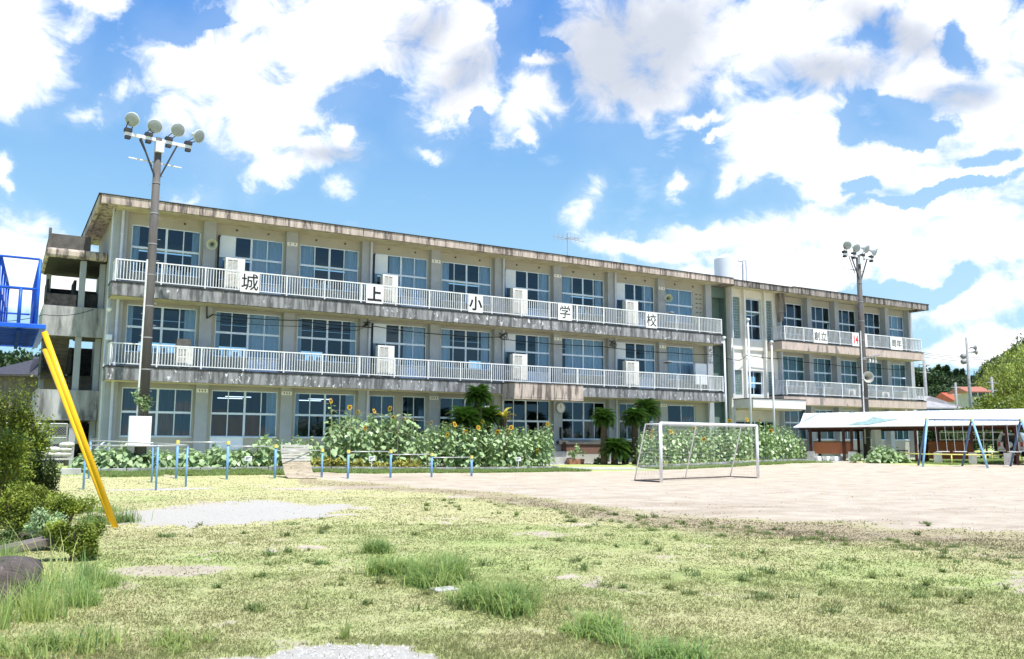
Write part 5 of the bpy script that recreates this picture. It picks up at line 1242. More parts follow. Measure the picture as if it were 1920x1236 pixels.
sago('dark leafed sago palm behind the tallest palm trunk', 915, 786, 40.0, 1.1, lo=-.4)
o = sago('small sago palm with few yellow drooping fronds before the entrance', 945, 785, 39.3, .85, m_='palm_yellow', nf=9, lo=.0)
sago('sago palm right of the entrance, under the office window', 1132, 785, 39.2, .9)
sago('larger sago palm standing right behind the office window palm', 1190, 784, 39.0, 1.0)
sago('sago palm whose crown rises behind to the right, above the others', 1212, 770, 40.6, 1.1)
sago('low stemless dark sago palm beside the flower pots', 1152, 845, 39.0, 1.15, lo=-.35)
sago('low stemless sago palm at the left corner of the goal bed', 1172, 848, 39.8, .9, lo=-.3)
# brick planter box, pots
a = fy(1062, 826, 41.9); b_ = fy(1129, 826, 41.9)
o = thing('brick_planter', 'brick flower box under the office window right of the entrance', 'planter', (a.x, 41.9, .3)); q = MB(); q.box(0, b_.x-a.x, 0, .5, .52, 1.05); q.build('brick_wall', 'brick', o); q = MB(); q.box(.02, b_.x-a.x-.02, .02, .5, .0, .519); q.build('plinth', 'wall_paint', o); q = MB(); q.box(-.08, b_.x-a.x+.08, -.08, .58, 1.051, 1.17); q.build('cap', 'dark_concrete', o)
for k, (px, lb) in enumerate(((1072, 'terracotta trough with white flowering plant, left one'), (1086, 'terracotta trough with leafy plant, right one'))):
    p = fy(px, 862, 40.3); z0 = Gz(p.x, 40.3); o = thing('plant_pot', lb, 'flower pot', (p.x, 40.3, z0), 'terracotta troughs by the entrance')
    q = MB(); q.prism([(-.22, 0), (.22, 0), (.28, .3), (-.28, .3)], -.15, .15); q.build('pot', 'terracotta', o, bevel=.02)
    P, T = clump_points(260, .38, .3, .26+.16*k, 8, rng, base=.3); link('foliage', leaf_mesh('foliage', P, .11, 'leaf_sun', 1.2, T*1.1), o)

# ---- distant trees
TREES = {}
def tree_mesh(kind, seed):
    r_ = np.random.default_rng(seed)
    if kind == 'conifer':
        n = 2600; f_ = r_.uniform(0, 1, n)**.8; lay = np.floor(f_*11)/11; rad = (1-f_)*.30*(.65+.5*r_.uniform(0, 1, n))*(.8+.4*np.sin(f_*40)); a = r_.uniform(0, 6.28, n)
        P = np.stack([np.cos(a)*rad, np.sin(a)*rad, .10+.9*f_-rad*.25], 1); T = r_.uniform(.6, 1.3, n)
        me = leaf_mesh('crown', P, .045, 'leaf_wood', 1.3, T, r_)
    elif kind == 'bamboo':
        n = 3600; C = r_.uniform(-1, 1, (22, 2))*.34; w_ = r_.integers(0, 22, n); f_ = r_.uniform(.15, 1, n); hh = r_.uniform(.75, 1, 22)[w_]; b0 = r_.uniform(0, 6.28, 22)[w_]
        sp_ = .07*np.sqrt(np.clip(1.05-f_, .05, 1))*1.8
        P = np.stack([C[w_, 0]+r_.normal(0, 1, n)*sp_+np.cos(b0)*.16*f_**3, C[w_, 1]+r_.normal(0, 1, n)*sp_+np.sin(b0)*.16*f_**3, hh*f_-.07*f_**4], 1)
        me = leaf_mesh('crown', P, .05, 'leaf_bamboo', 1.3, r_.uniform(.6, 1.4, 22)[w_]*r_.uniform(.75, 1.25, n), r_, .7)
    else:
        P, T = clump_points(3400, .42, .42, .38, 26, r_, fill=.75, base=.22); me = leaf_mesh('crown', P, .05, 'leaf_wood' if kind == 'broad' else 'leaf_shrub', 1.3, T, r_)
    q = MB(); top = .85 if kind == 'conifer' else .6; q.tube([(0, 0, -.05), (.01, 0, .25), (0, .01, top)], [.022, .016, .006], 6)
    if kind not in ('conifer', 'bamboo'):
        for k in range(6):
            a = k*1.05; q.tube([(.0, 0, .25+.04*k), (cos(a)*.16, sin(a)*.16, .42+.04*k), (cos(a)*.27, sin(a)*.27, .58)], [.010, .006, .003], 5)
    if kind == 'bamboo':
        for x, y in r_.uniform(-.3, .3, (9, 2)): q.tube([(x, y, -.02), (x, y, .8)], .006, 4)
    mt = bpy.data.meshes.new('trunk'); mt.from_pydata(q.v, [], q.f); mt.materials.append(M('bark')); return me, mt
def tree(kind, px, top, D, label, grp, name, wide=1., base=None):
    p = dep(px, 828, D/np.dot(ray(px, 828), FW)); zt = dep(px, top, D/np.dot(ray(px, top), FW)).z; z0 = Gz(p.x, p.y) if base is None else base
    key = (kind, int(rng.integers(0, 3)))
    if key not in TREES: TREES[key] = tree_mesh(kind, 900+len(TREES))
    h = max(1.5, zt-z0); o = thing(name, label, 'tree', (p.x, p.y, z0), grp, rz=float(rng.uniform(0, 6.28))); s = h/1.0
    o.scale = (s*wide, s*wide, s); link('trunk', TREES[key][1], o); link('crown', TREES[key][0], o); return o
def skyline(pts, px): return float(np.interp(px, [a for a, _ in pts], [b for _, b in pts]))
SKR = [(1700, 668), (1722, 672), (1745, 690), (1760, 690), (1775, 680), (1790, 688), (1805, 684), (1822, 704), (1840, 696), (1860, 686), (1880, 664), (1900, 652), (1920, 640), (1990, 600)]
for k in range(9):
    px = 1700+k*7+rng.uniform(-2, 2); tree('broad', px, skyline(SKR, px)+rng.uniform(0, 14), 150+rng.uniform(-8, 8), 'broad grey green tree on the far hill just right of the school', 'broad trees right of the school', 'broadleaf_tree', 1.1)
for k in range(16):
    px = 1752+k*5.2+rng.uniform(-2, 2); tree('conifer', px, skyline(SKR, px)+rng.uniform(-3, 12), 175+rng.uniform(-10, 10), 'dark pointed conifer on the far hill between school and speaker pole', 'dark conifers on the far hill', 'conifer_tree', 1.35)
for k in range(20):
    px = 1735+k*6+rng.uniform(-3, 3); tree('broad', px, 712+rng.uniform(-8, 20), 140+rng.uniform(-5, 8), 'dark green tree low on the far hill behind the red roofed house', 'dark trees behind the red roofed house', 'broadleaf_tree', 1.3)
for k in range(44):
    px = 1862+rng.uniform(0, 100); f_ = rng.uniform(0, 1); tree('bamboo', px, skyline(SKR, px)+f_*42+rng.uniform(-3, 5), 150-40*f_, 'yellow green bamboo clump on the hillside at the right edge', 'bamboo clumps on the right hillside', 'bamboo_clump', .62)
for k in range(10):
    px = 1846+k*12+rng.uniform(-4, 4); tree('broad', px, skyline(SKR, px)+rng.uniform(-6, 8), 165, 'dark tree on the ridge above the bamboo at the right', 'ridge trees above the bamboo', 'broadleaf_tree', .7)
for k in range(15):
    px = 1866+rng.uniform(0, 95); tree('shrub', px, 726+rng.uniform(0, 24), 84+rng.uniform(-8, 8), 'bushy green tree low at the right edge behind the shelter', 'bushy trees behind the shelter', 'bushy_tree', 1.0)
for px, top, D in ((1826, 752, 72), (1838, 756, 70), (1812, 762, 70)): tree('shrub', px, top, D, 'bright green rounded shrub behind the shelter roof below the speaker pole', 'bright shrubs behind the shelter', 'round_shrub', .9)
for px, top, D in ((1737, 764, 74), (1728, 768, 74)): tree('shrub', px, top, D, 'small green shrub between the school and the grey roof', 'small shrubs beside the school', 'round_shrub', 1.2)
for k in range(14):
    px = 1800+k*6+rng.uniform(-3, 3); tree('broad', px, skyline(SKR, px)+rng.uniform(0, 12), 156+rng.uniform(-5, 8), 'dark green tree in the saddle of the far hill behind the speaker pole', 'trees in the saddle of the far hill', 'broadleaf_tree', .9)
for k in range(9):
    px = 1730+k*24; tree('broad', px, 790+rng.uniform(-4, 6), 70+rng.uniform(-4, 4), 'dark shrub in the shade behind the shelter', 'dark shrubs behind the shelter', 'dark_shrub', 1.6)
for k in range(14):
    px = -20+k*12+rng.uniform(-3, 3); tree('broad', px, np.interp(px, [-20, 40, 75, 110, 150], [640, 650, 652, 655, 672])+rng.uniform(-4, 10), 78+rng.uniform(-6, 8), 'dark green tree of the wooded slope behind the stairs', 'trees of the slope behind the stairs', 'broadleaf_tree', 1.1)
for k in range(8):
    px = 40+k*15; tree('shrub', px, 785+rng.uniform(-5, 10), 60, 'low shrub behind the wire fence at the left', 'low shrubs behind the wire fence', 'round_shrub', 1.6)
# hedge of trees behind the camera side is not visible; nothing is built there

# ---- houses behind
def house(name, label, px0, px1, base_py, eave_py, ridge_py, D, wallm, roofm, depth=7., yaw=0., hip=0., win=(), over=.5, ridge_in=0.):
    a = dep(px0, 828, D/np.dot(ray(px0, 828), FW)); b_ = dep(px1, 828, D/np.dot(ray(px1, 828), FW)); W_ = (b_-a).length; z0 = Gz(a.x, a.y)
    ze = dep(px0, eave_py, D/np.dot(ray(px0, eave_py), FW)).z-z0; zr_ = dep(px0, ridge_py, D/np.dot(ray(px0, ridge_py), FW)).z-z0
    o = thing(name, label, 'house', (a.x, a.y, z0), rz=atan2(b_.y-a.y, b_.x-a.x)+yaw)
    q = MB(); q.box(over, W_-over, over, depth-over, -.3, ze-.02); wl = q.build('wall', wallm, o)
    q = MB(); r_ = hip; m = depth/2
    q.add([(0, 0, ze), (W_, 0, ze), (W_, depth, ze), (0, depth, ze), (r_, m, zr_), (W_-r_, m, zr_), (0, 0, ze-.12), (W_, 0, ze-.12), (W_, depth, ze-.12), (0, depth, ze-.12)],
          [(0, 1, 5, 4), (1, 2, 5), (2, 3, 4, 5), (3, 0, 4), (6, 7, 1, 0), (7, 8, 2, 1), (8, 9, 3, 2), (9, 6, 0, 3), (9, 8, 7, 6)]); rf_ = q.build('roof', roofm, o)
    q = MB()
    nrib = 0
    for k in range(0):
        x = W_*k/nrib; xr_ = min(max(x, r_), W_-r_); t_ = 1. if r_ == 0 or r_ <= x <= W_-r_ else (x/r_ if x < r_ else (W_-x)/r_)
        q.beam((x, .0, ze+.03), (x, m*t_, ze+(zr_-ze)*t_+.03), .09, .06)
    for (x, z, w_, h) in win:
        q = MB(); q.box(x*W_-.06, x*W_+w_+.06, over-.05, over-.002, z*ze-.06, z*ze+h+.06); f_ = q.build('window', 'rail_white', o); q = MB(); q.box(x*W_, x*W_+w_, over-.07, over-.051, z*ze, z*ze+h); q.build('pane', 'car_glass', f_)
    return o
house('grey_roofed_house', 'building with large grey tiled roof and blue wall behind the shelter', 1722, 1812, 800, 764, 737, 80, 'blue_wall', 'roof_grey', depth=9, hip=3.5, over=.3)
house('red_roofed_house', 'low house wing with bright red roof behind the trees', 1793, 1872, 800, 750, 733, 118, 'house_wall', 'roof_red', depth=7, win=((.12, .75, .8, .7), (.25, .75, .6, .7)))
house('tiled_house', 'upper storey with brown red tiled roof and two dark windows', 1818, 1866, 800, 733, 722, 112, 'house_wall', 'roof_tile', depth=5, over=.6, win=((.3, .9, .7, .7), (.55, .9, 1.4, .7)))
house('dark_roofed_house', 'house with dark tiled roof behind the slide at the left edge', -60, 44, 800, 700, 655, 52, 'old_wood', 'dark_tile', depth=8, hip=2.0)
house('blue_grey_roofed_house', 'low building with blue grey roof and white gable beside the stairs', -10, 66, 800, 770, 742, 62, 'house_wall', 'roof_bluegrey', depth=7)

# ---- poles and wires on the right
def upole(px, top, base, D, label, rr=.16, extras=''):
    p = dep(px, 828, D/np.dot(ray(px, 828), FW)); zt = dep(px-2, top, D/np.dot(ray(px, top), FW)).z; z0 = Gz(p.x, p.y)
    o = thing('utility_pole', label, 'pole', (p.x, p.y, z0)); H = zt-z0; q = MB(); q.tube([(0, 0, -.3), (0, 0, H)], [rr*1.25, rr*.75], 10); q.build('pole', 'pole_grey', o, smooth=True)
    q = MB()
    for k, z in enumerate((H-.6, H-1.4)): q.beam((-.9, 0, z), (.9, 0, z), .1)
    if extras != 'horn': q.build('crossarm', 'pole_grey', o)
    if extras == 'box': q = MB(); q.lathe([(.3, 0), (.3, .8)], 12, Matrix.Translation((.5, -.2, H*.42))); q.build('transformer', 'box_white', o)
    if extras == 'horn':
        for dx, dz, l in ((1.0, -1.2, .9), (1.2, -1.7, .9), (-1.2, -2.3, -.9), (-1.2, -2.9, -.9)):
            q = MB(); q.beam((0, 0, H+dz), (dx*.6, 0, H+dz), .08); q.build('arm', 'pole_grey', o)
            mt = Matrix.Translation((dx*.6, 0, H+dz+.1)) @ Vector((l, -.5, 0)).normalized().to_track_quat('Z', 'Y').to_matrix().to_4x4(); q = MB(); q.lathe([(.06, 0), (.09, .3), (.18, .5), (.32, .62)], 14, mt); q.build('horn_bell', 'pole_grey', o, smooth=True)
    return o
upole(1824, 630, 760, 96, 'tall steel pole carrying four horn loudspeakers above the red roofs', .17, 'horn')
upole(1741, 672, 780, 92, 'pole with white transformer just right of the school', .2, 'box'); upole(1798, 716, 780, 100, 'short pole before the red roofed house', .16); upole(1867, 706, 780, 92, 'thin pole among the bamboo at the right', .16)
def wire(label, pts, sag, r_=.02, name='overhead_cable', grp=None, cat='cable'):
    q = MB(); P = []
    for a, b_ in zip(pts[:-1], pts[1:]):
        a = Vector(a); b_ = Vector(b_)
        for k in range(12): f_ = k/12; p = a*(1-f_)+b_*f_; p.z -= sag*4*f_*(1-f_); P.append(p)
    P.append(Vector(pts[-1])); q.tube(P, r_, 5); tag(q.build(name, 'cable'), label, cat, grp)
dd = lambda px, py, D: dep(px, py, D/np.dot(ray(px, py), FW))
for k, (a, b_) in enumerate((((1728, 661), (1960, 668)), ((1728, 664), (1960, 672)), ((1728, 669), (1960, 677)))):
    wire('thin overhead cable crossing the sky right of the school, %s' % ['highest of three', 'middle of three', 'lowest of three'][k], [dd(*a, 98), dd(*b_, 98)], .4, .022, grp='overhead cables at the right')
wire('overhead cable before the dark conifers', [dd(1728, 702, 98), dd(1960, 712, 92)], .4, .016); wire('overhead cable low above the red roof', [dd(1760, 712, 98), dd(1960, 724, 92)], .4, .016)
# cables slung along the middle storey
Yc = 42.3
pts = [fy(x, y, Yc) for x, y in ((399, 590), (560, 601), (683, 613), (703, 612), (840, 628), (936, 632), (950, 637), (1130, 650), (1265, 662), (1337, 664), (1385, 676), (1400, 666), (1470, 673), (1560, 684), (1640, 690), (1700, 692))]
wire('black cable slung along the middle storey under the balcony', pts, .06, .022)
pts = [fy(x, y, Yc-.06) for x, y in ((405, 602), (560, 612), (665, 620), (685, 612))]; wire('second thinner black cable below it on the left half of the middle storey', pts, .05, .014)
pts = [fy(x, y, 42.45) for x, y in ((388, 573), (388, 597), (399, 590))]; wire('short black cable loop on the second column of the middle storey', pts, .0, .03)
for px, py, lb in ((690, 606, 'tangle of black cables at the downpipe by the third bay'), (945, 630, 'tangle of black cables left of the entrance bay'), (1150, 645, 'tangle of black cables near the right downpipe'), (1335, 655, 'large tangle of black cable at the right end of the main block')):
    p = fy(px, py, 42.25); q = MB()
    for k in range(5):
        a = rng.uniform(-1, 1, (4, 3))*np.array([.32, .06, .25]); q.tube([p+Vector(tuple(v)) for v in a], .018, 5)
    tag(q.build('cable_tangle', 'cable'), lb, 'cable', 'cable tangles under the top balcony')
wire('cable running from the near floodlight pole to the stairs', [fy(176, 580, 45), fy(82, 590, 44)], .15, .014); wire('cable leading left from the stair landing past the slide', [fy(82, 590, 44), fy(-20, 603, 40)], .1, .014)
wire('white curved cable hanging from the far floodlight pole box', [dep(1640, 803, D2/np.dot(ray(1640, 803), FW)), dep(1668, 799, D2/np.dot(ray(1668, 799), FW))], .1, .02)
# camera and lamp on the corner pipe
q = MB(); q.tube([(3.88, 42.45, .4), (3.88, 42.45, 12.2)], .04, 8); o = q.build('corner_conduit', 'pipe_white'); tag(o, 'thin white conduit pipe up the left corner of the school', 'pipe')
p = fy(205, 580, 42.3); tag(MB().lathe([(.02, .1), (.1, .06), (.12, 0), (.02, -.12)], 12, Matrix.Translation(p)).build('corner_lamp', 'box_white'), 'small white lamp at the left corner of the school', 'lamp')
p = fy(205, 633, 42.3); tag(MB().box(p.x-.15, p.x+.1, 42.1, 42.35, p.z-.12, p.z+.12).build('meter_box', 'box_white', bevel=.02), 'small white box on the left corner of the school', 'meter box')

# ---- yard things at the far left
p0 = fy(50, 798, 44.0); p1_ = fy(127, 795, 44.0); zb = Gz(1.5, 44)
o = thing('wire_fence', 'chain link fence with grey steel posts left of the stairs', 'fence', (0, 0, 0)); q = MB()
xs = np.linspace(-2.5, 2.7, 4)
for x in xs: f_ = MB(); f_.tube([(x, 44, zb-.2), (x, 44, p1_.z)], .035, 8); f_.build('post', 'pole_grey', o)
f_ = MB(); f_.tube([(-2.5, 44, p1_.z), (2.7, 44, p1_.z)], .03, 8); f_.tube([(-2.5, 44, p1_.z-.62), (2.7, 44, p1_.z-.62)], .02, 8); f_.build('rail', 'wire', o)
Hn = p1_.z-zb
for k in range(int(5.2/.11)+20):
    x = -2.5-2+k*.11
    for s_ in (1, -1):
        a, b_ = (x, x+Hn) if s_ > 0 else (x+Hn, x); za, zb2 = zb, zb+Hn
        # clip to the fence span
        if max(a, b_) < -2.5 or min(a, b_) > 2.7: continue
        t0_, t1_ = 0., 1.
        for lim, sg_ in ((-2.5, 1), (2.7, -1)):
            da, db = sg_*(a-lim), sg_*(b_-lim)
            if da < 0 and db < 0: t0_ = 2
            elif da < 0: t0_ = max(t0_, da/(da-db))
            elif db < 0: t1_ = min(t1_, da/(da-db))
        if t0_ >= t1_: continue
        q.tube([(a+(b_-a)*t_, 44, za+Hn*t_) for t_ in (t0_, t1_)], .004, 3, cap=False)
q.build('chain_link', 'wire', o)
ps = fy(100, 850, 42.5)
for k, (px, py, dz, l) in enumerate(((78, 853, 0, 'bottom row, leftmost'), (92, 853, 0, 'bottom row, second'), (106, 853, 0, 'bottom row, third'), (120, 852, 0, 'bottom row, rightmost'), (99, 848, 1, 'second layer, left'), (121, 847, 1, 'second layer, right'), (124, 843, 2, 'topmost on the heap'))):
    c = fy(px, 855, 41.8); q = MB(); z = Gz(c.x, 41.8)+.14+dz*.2+.35
    n = 14; prof = [(.02, -.3), (.16, -.27), (.24, -.1), (.26, .05), (.2, .24), (.05, .3)]
    mt = Matrix.Translation((c.x, 41.8, z)) @ Matrix.Rotation(R(rng.uniform(-12, 12)), 4, 'Z') @ Matrix.Rotation(R(90), 4, 'Y') @ Matrix.Diagonal((.5, 1.05, 1.0, 1))
    q.lathe(prof, 14, mt); tag(q.build('sandbag', 'sack', smooth=True), 'pale sandbag in the heap by the stairs, ' + l, 'sandbag', 'sandbags heaped by the stairs')
z = Gz(2, 42.0); c0 = fy(70, 855, 41.8).x; c1 = fy(130, 855, 41.8).x
o = thing('pallet_bench', 'low dark bench under the heap of sandbags', 'bench', (c0, 41.5, z)); q = MB(); q.box(0, c1-c0+.1, 0, .7, .26, .34); q.build('top', 'concrete', o); q = MB()
for x in (.1, (c1-c0)/2, c1-c0-.1): q.box(x-.08, x+.08, .1, .6, -.1, .259)
q.build('supports', 'dark_concrete', o)
a = fy(72, 836, 46.5); b_ = fy(112, 819, 46.5)
o = thing('small_truck', 'small white truck parked behind the wire fence', 'truck', (a.x, 46.5, Gz(a.x, 46.5))); W_ = 1.55; q = MB()
q.prism([(0, .9), (1.75, .9), (1.8, 1.3), (1.55, 1.85), (.2, 1.9), (0, 1.6)], 0, 1.4); q.build('cab', 'car_white', o, bevel=.08); q = MB(); q.prism([(.12, 1.32), (1.66, 1.32), (1.5, 1.7), (.2, 1.7)], -.015, -.003); q.build('side_window', 'car_glass', o)
q = MB(); q.box(-2.1, 1.7, .1, 1.3, .55, .88); q.build('chassis', 'black_metal', o); q = MB(); q.box(-2.1, -.05, 0, 1.4, .89, 1.25); q.build('load_bed', 'car_white', o)
for x in (-1.4, 1.15): q = MB(); q.lathe([(.18, -.1), (.3, -.09), (.3, .09), (.18, .1)], 16, Matrix.Translation((x, .05, .3)) @ Matrix.Rotation(R(90), 4, 'X')); q.build('wheel', 'tyre', o)
p = fy(183, 845, 41.9); z = Gz(p.x, 41.9); o = thing('leaning_rack', 'white slatted metal rack leaning under the stairs', 'rack', (p.x-.3, 43.6, z+.2)); q = MB()
for k in range(7): q.beam((0+.02*k, 0, .1+k*.14), (.7+.02*k, 0, .16+k*.14), .025)
for x in (0, .35, .7): q.beam((x, 0, .05), (x+.16, .1, 1.1), .025)
q.build('slats', 'rail_white', o)
for k, (px0, px1, lb) in enumerate(((180, 197, 'white slanting prop pipe at the left corner of the school'), (224, 245, 'white slanting stay pipe beside the electrical box'))):
    a = fy(px0, 842, 42.0); b_ = fy(px1, 828, 42.0); tag(MB().tube([a, b_], .035, 8).build('slanting_pipe', 'rail_white', smooth=True), lb, 'pipe')

# ================================================================== foreground left: shrubs, stone, planks
def fbush(label, px, py_base, D_, w_px, h_px, m_, n, size, k=18, name='azalea_shrub', tilt=1.2, ratio=.9, grp='shrubs at the left edge'):
    p = dd(px, py_base, D_) if D_ else gt(px, py_base); z0 = Gz(p.x, p.y); d = np.dot(np.array(p)-np.array((0, 0, EYE)), FW); rx = w_px/F*d/2; h = h_px/F*d
    return bush(name, label, 'shrub', (p.x, p.y, z0), rx, rx*.9, h/2, n, size, m_, grp, tilt, k, ratio=ratio)
fbush('tall yellow green bamboo like shrub at the far left under the slide', 5, 960, 0, 150, 270, 'leaf_shrub', 6500, .075, 30, name='tall_shrub')
fbush('yellow green shrub leaning in at the left edge, above the others', -12, 975, 0, 190, 190, 'leaf_shrub', 5500, .07, 24, name='tall_shrub')
fbush('dark round shrub behind the clipped azaleas, nearest the slide leg', 62, 962, 0, 90, 120, 'leaf_dark', 5000, .055, 20, name='camellia_shrub')
fbush('yellow green azalea at the left edge above the plank', 35, 1010, 0, 160, 120, 'leaf_shrub', 7000, .045, 22)
fbush('low azalea with small pointed leaves behind the tall grass', 120, 992, 0, 110, 78, 'leaf_shrub', 5500, .042, 18)
fbush('rounded azalea nearest the lawn, half hidden by tall grass', 140, 1052, 0, 110, 100, 'leaf_shrub', 7500, .038, 20)
fbush('blue green weedy shrub between the azaleas', 90, 1030, 0, 90, 85, 'leaf_sun', 2600, .05, 12, name='weed_shrub')
fbush('dark azalea in front of the plank at the left', 20, 1035, 0, 90, 60, 'leaf_dark', 3000, .045, 12)
# boulder-like stump
p = gt(-8, 1130); r_ = np.random.default_rng(5)
V = []; FQ = []; nu, nv = 48, 26
for i in range(nv+1):
    th = pi*i/nv
    for j in range(nu):
        a = 2*pi*j/nu; v = np.array((sin(th)*cos(a), sin(th)*sin(a), cos(th))); e_ = (abs(v[0])**3.4+abs(v[1])**3.4+abs(v[2])**3.4)**(-1/3.4)
        b0 = 1+.07*(float(vn(v[0]*2+v[2]*3+5, v[1]*2+v[2]+9, 1.3, 60, 4))-.5)*2; V.append(v*e_*b0*np.array((.34, .34, .22))+np.array((0, 0, .13)))
for i in range(nv):
    for j in range(nu): FQ.append((i*nu+j, (i+1)*nu+j, (i+1)*nu+(j+1) % nu, i*nu+(j+1) % nu))
o = link('boulder', arr_mesh('boulder', V, FQ, 'stone', smooth=True)); o.location = (p.x+.02, p.y, p.z+.05); o.rotation_euler = (0, .02, -.25); tag(o, 'rounded dark brown boulder at the left edge of the lawn', 'boulder')
a = gt(10, 1062); b_ = gt(88, 1052); tag(MB().beam(a+Vector((-.3, 0, .14)), b_+Vector((0, 0, .25)), .28, .09).build('plank', 'old_wood', bevel=.012), 'weathered wooden plank lying behind the boulder', 'plank')
a = gt(25, 1020); b_ = gt(86, 1020); tag(MB().beam(a+Vector((0, 0, .1)), b_+Vector((0, 0, .22)), .2, .07).build('plank', 'old_wood', bevel=.012), 'second grey plank half hidden under the shrubs', 'plank')
a = gt(833, 1106); o = tag(MB().box(-.13, .13, -.1, .1, -.02, .018).build('flat_stone', 'concrete', bevel=.01), 'flat pale stone in the grass below the largest tuft', 'stone'); o.location = a; 
a = gt(132, 890); tag(MB().box(a.x-.35, a.x+.35, a.y, a.y+.4, a.z-.1, a.z+.22).build('kerb_block', 'concrete', bevel=.02), 'single dark concrete block at the left end of the kerb', 'block')

# ================================================================== grass
def blades(P, h, w_, col_, r_, lean=.5):
    """P (n,3) roots -> bent blades of two quads; colours (n,3)"""
    n = len(P); a = r_.uniform(0, 2*pi, n); d = np.stack([np.cos(a), np.sin(a), np.zeros(n)], 1); s = np.stack([-np.sin(a), np.cos(a), np.zeros(n)], 1)
    hh = h*r_.uniform(.55, 1.3, n); L = lean*r_.uniform(.2, 1.3, n)*hh; ww = w_*r_.uniform(.7, 1.3, n)
    up = np.array([0, 0, 1.]); c = lambda v: v[:, None]
    m_ = P+d*c(L*.35)+up*c(hh*.6); tp = P+d*c(L)+up*c(hh*np.clip(1-.25*L/np.maximum(hh, 1e-6), .5, 1))
    V = np.stack([P-s*c(ww/2), P+s*c(ww/2), m_+s*c(ww*.38), m_-s*c(ww*.38), tp+s*c(ww*.06), tp-s*c(ww*.06)], 1)
    idx = np.arange(n)[:, None]*6; FQ = np.concatenate([idx+np.array([0, 1, 2, 3]), idx+np.array([3, 2, 4, 5])]); return V.reshape(-1, 3), FQ, np.repeat(col_, 6, 0)
def gcol(green, n, r_):
    straw = np.array((.92, .82, .40)); yg = np.array((.74, .86, .28)); gr_ = np.array((.40, .64, .22)); g_ = np.clip(green+r_.normal(0, .17, n), 0, 1)[:, None]
    c = np.where(g_ < .5, straw+(yg-straw)*(g_*2), yg+(gr_-yg)*(g_*2-1)); return c*r_.uniform(.85, 1.15, (n, 1))
VV, FF, CC = [], [], []; nb = 0; r_ = np.random.default_rng(11)
for (d0, d1, n, h, w_, ln_) in ((4.0, 7, 100000, .028, .0042, 1.9), (7, 10.5, 100000, .024, .0060, 2.), (10.5, 16, 90000, .022, .010, 2.), (16, 24, 50000, .022, .018, 2.4), (24, 36, 30000, .024, .026, 2.4)):
    b_ = YAW+r_.uniform(-.60, .60, n); d = np.sqrt(r_.uniform(d0*d0, d1*d1, n)); x = d*np.sin(b_); y = d*np.cos(b_)
    ba_, gv_, gn_, br_ = cover(x, y); keep = r_.uniform(0, 1, n) > np.clip(ba_*1.4, 0, .99)
    x, y, gn_, br_ = x[keep], y[keep], gn_[keep], br_[keep]; n = len(x)
    c = gcol(gn_*.9, n, r_); c = c*(1-.8*br_[:, None])+np.array((.46, .36, .24))*(.8*br_[:, None])
    hh = h*(.6+.9*vn(x, y, .9, 71))*(1+1.2*sstep((gn_-.75)*5)); P = np.stack([x, y, G(x, y)+.05*(vn(x, y, .5, 51)-.5)-.004], 1)
    V, FQ, C_ = blades(P, hh, w_, c, r_, ln_); VV.append(V); FF.append(FQ+nb); CC.append(C_); nb += len(V)
# greener, longer grass along the beds and right yard
n = 60000; x = np.concatenate([r_.uniform(3, 30, n//2), r_.uniform(29, 62, n-n//2)]); y = r_.uniform(34.0, 37.0, n); y = np.where(x > 44, r_.uniform(29, 37, n), y)
ba_, gv_, gn_, br_ = cover(x, y); k = (ba_ < .4) & ~((x > 25) & (x < 29.8)) & ~((x > 43) & (x < 47.6)); x, y = x[k], y[k]; n = len(x)
P = np.stack([x, y, G(x, y)], 1); V, FQ, C_ = blades(P, .14*(.4+vn(x, y, 1.1, 72)), .03, gcol(np.full(n, .8), n, r_)*1.5, r_, 1.7); VV.append(V); FF.append(FQ+nb); CC.append(C_); nb += len(V)
tag(link('grass', arr_mesh('grass', np.concatenate(VV), np.concatenate(FF), 'grass_blade', tint=np.concatenate(CC))), 'short dry mixed green and straw lawn', 'grass', kind='stuff')
# strip of weeds below the beds (second layer, behind the kerb)
def tuft(name, label, p, R_, h, n, green, w_=.008, lean=1.25, grp='long grass tufts on the lawn', cat='grass tuft', ry=None, bright=1.):
    r2 = np.random.default_rng(int(rng.integers(1e6))); n = int(n*.62); w_ = w_*1.25; a = r2.uniform(0, 6.28, n); rr = R_*np.abs(r2.normal(0, .5, n))*(1+.35*np.sin(a*3+r2.uniform(0, 6))); cl = r2.integers(0, 7, n); cxy = r2.normal(0, R_*.4, (7, 2)); x = np.cos(a)*rr*.6+cxy[cl, 0]; y0 = 0; rr = np.minimum(rr, R_*1.2); y = (np.sin(a)*rr*.6+cxy[cl, 1])*((ry or R_)/R_)
    P = np.stack([x, y, np.zeros(n)-.01], 1); c = gcol(np.full(n, green), n, r2)*bright*1.75
    V, FQ, C_ = blades(P, h*r2.uniform(.45, 1.25, 7)[cl]*r2.uniform(.5, 1.25, n), w_, c, r2, lean); o = link(name, arr_mesh(name, V, FQ, 'grass_blade', tint=C_)); o.location = p; return tag(o, label, cat, grp)
tuft('grass_tuft', 'small upright grass tuft furthest from the camera', gt(700, 1036), .30, .20, 1500, .8, bright=1.05)
tuft('grass_tuft', 'left half of the largest blue green grass tuft', gt(748, 1078), .26, .25, 1900, .74, bright=1.2)
tuft('grass_tuft', 'largest blue green grass tuft in the middle of the lawn', gt(818, 1090), .36, .29, 3200, .74, bright=1.2)
tuft('grass_tuft', 'wide soft grass tuft right of the flat stone', gt(945, 1138), .42, .22, 3200, .72, bright=1.15)
tuft('grass_tuft', 'spreading pale grass tuft right of the wide one', gt(1105, 1190), .27, .21, 1500, .72, bright=1.3, lean=1.2)
tuft('grass_tuft', 'loose grass tuft at the lower edge, second from the right', gt(1180, 1205), .20, .14, 700, .8, bright=1.25, lean=1.2)
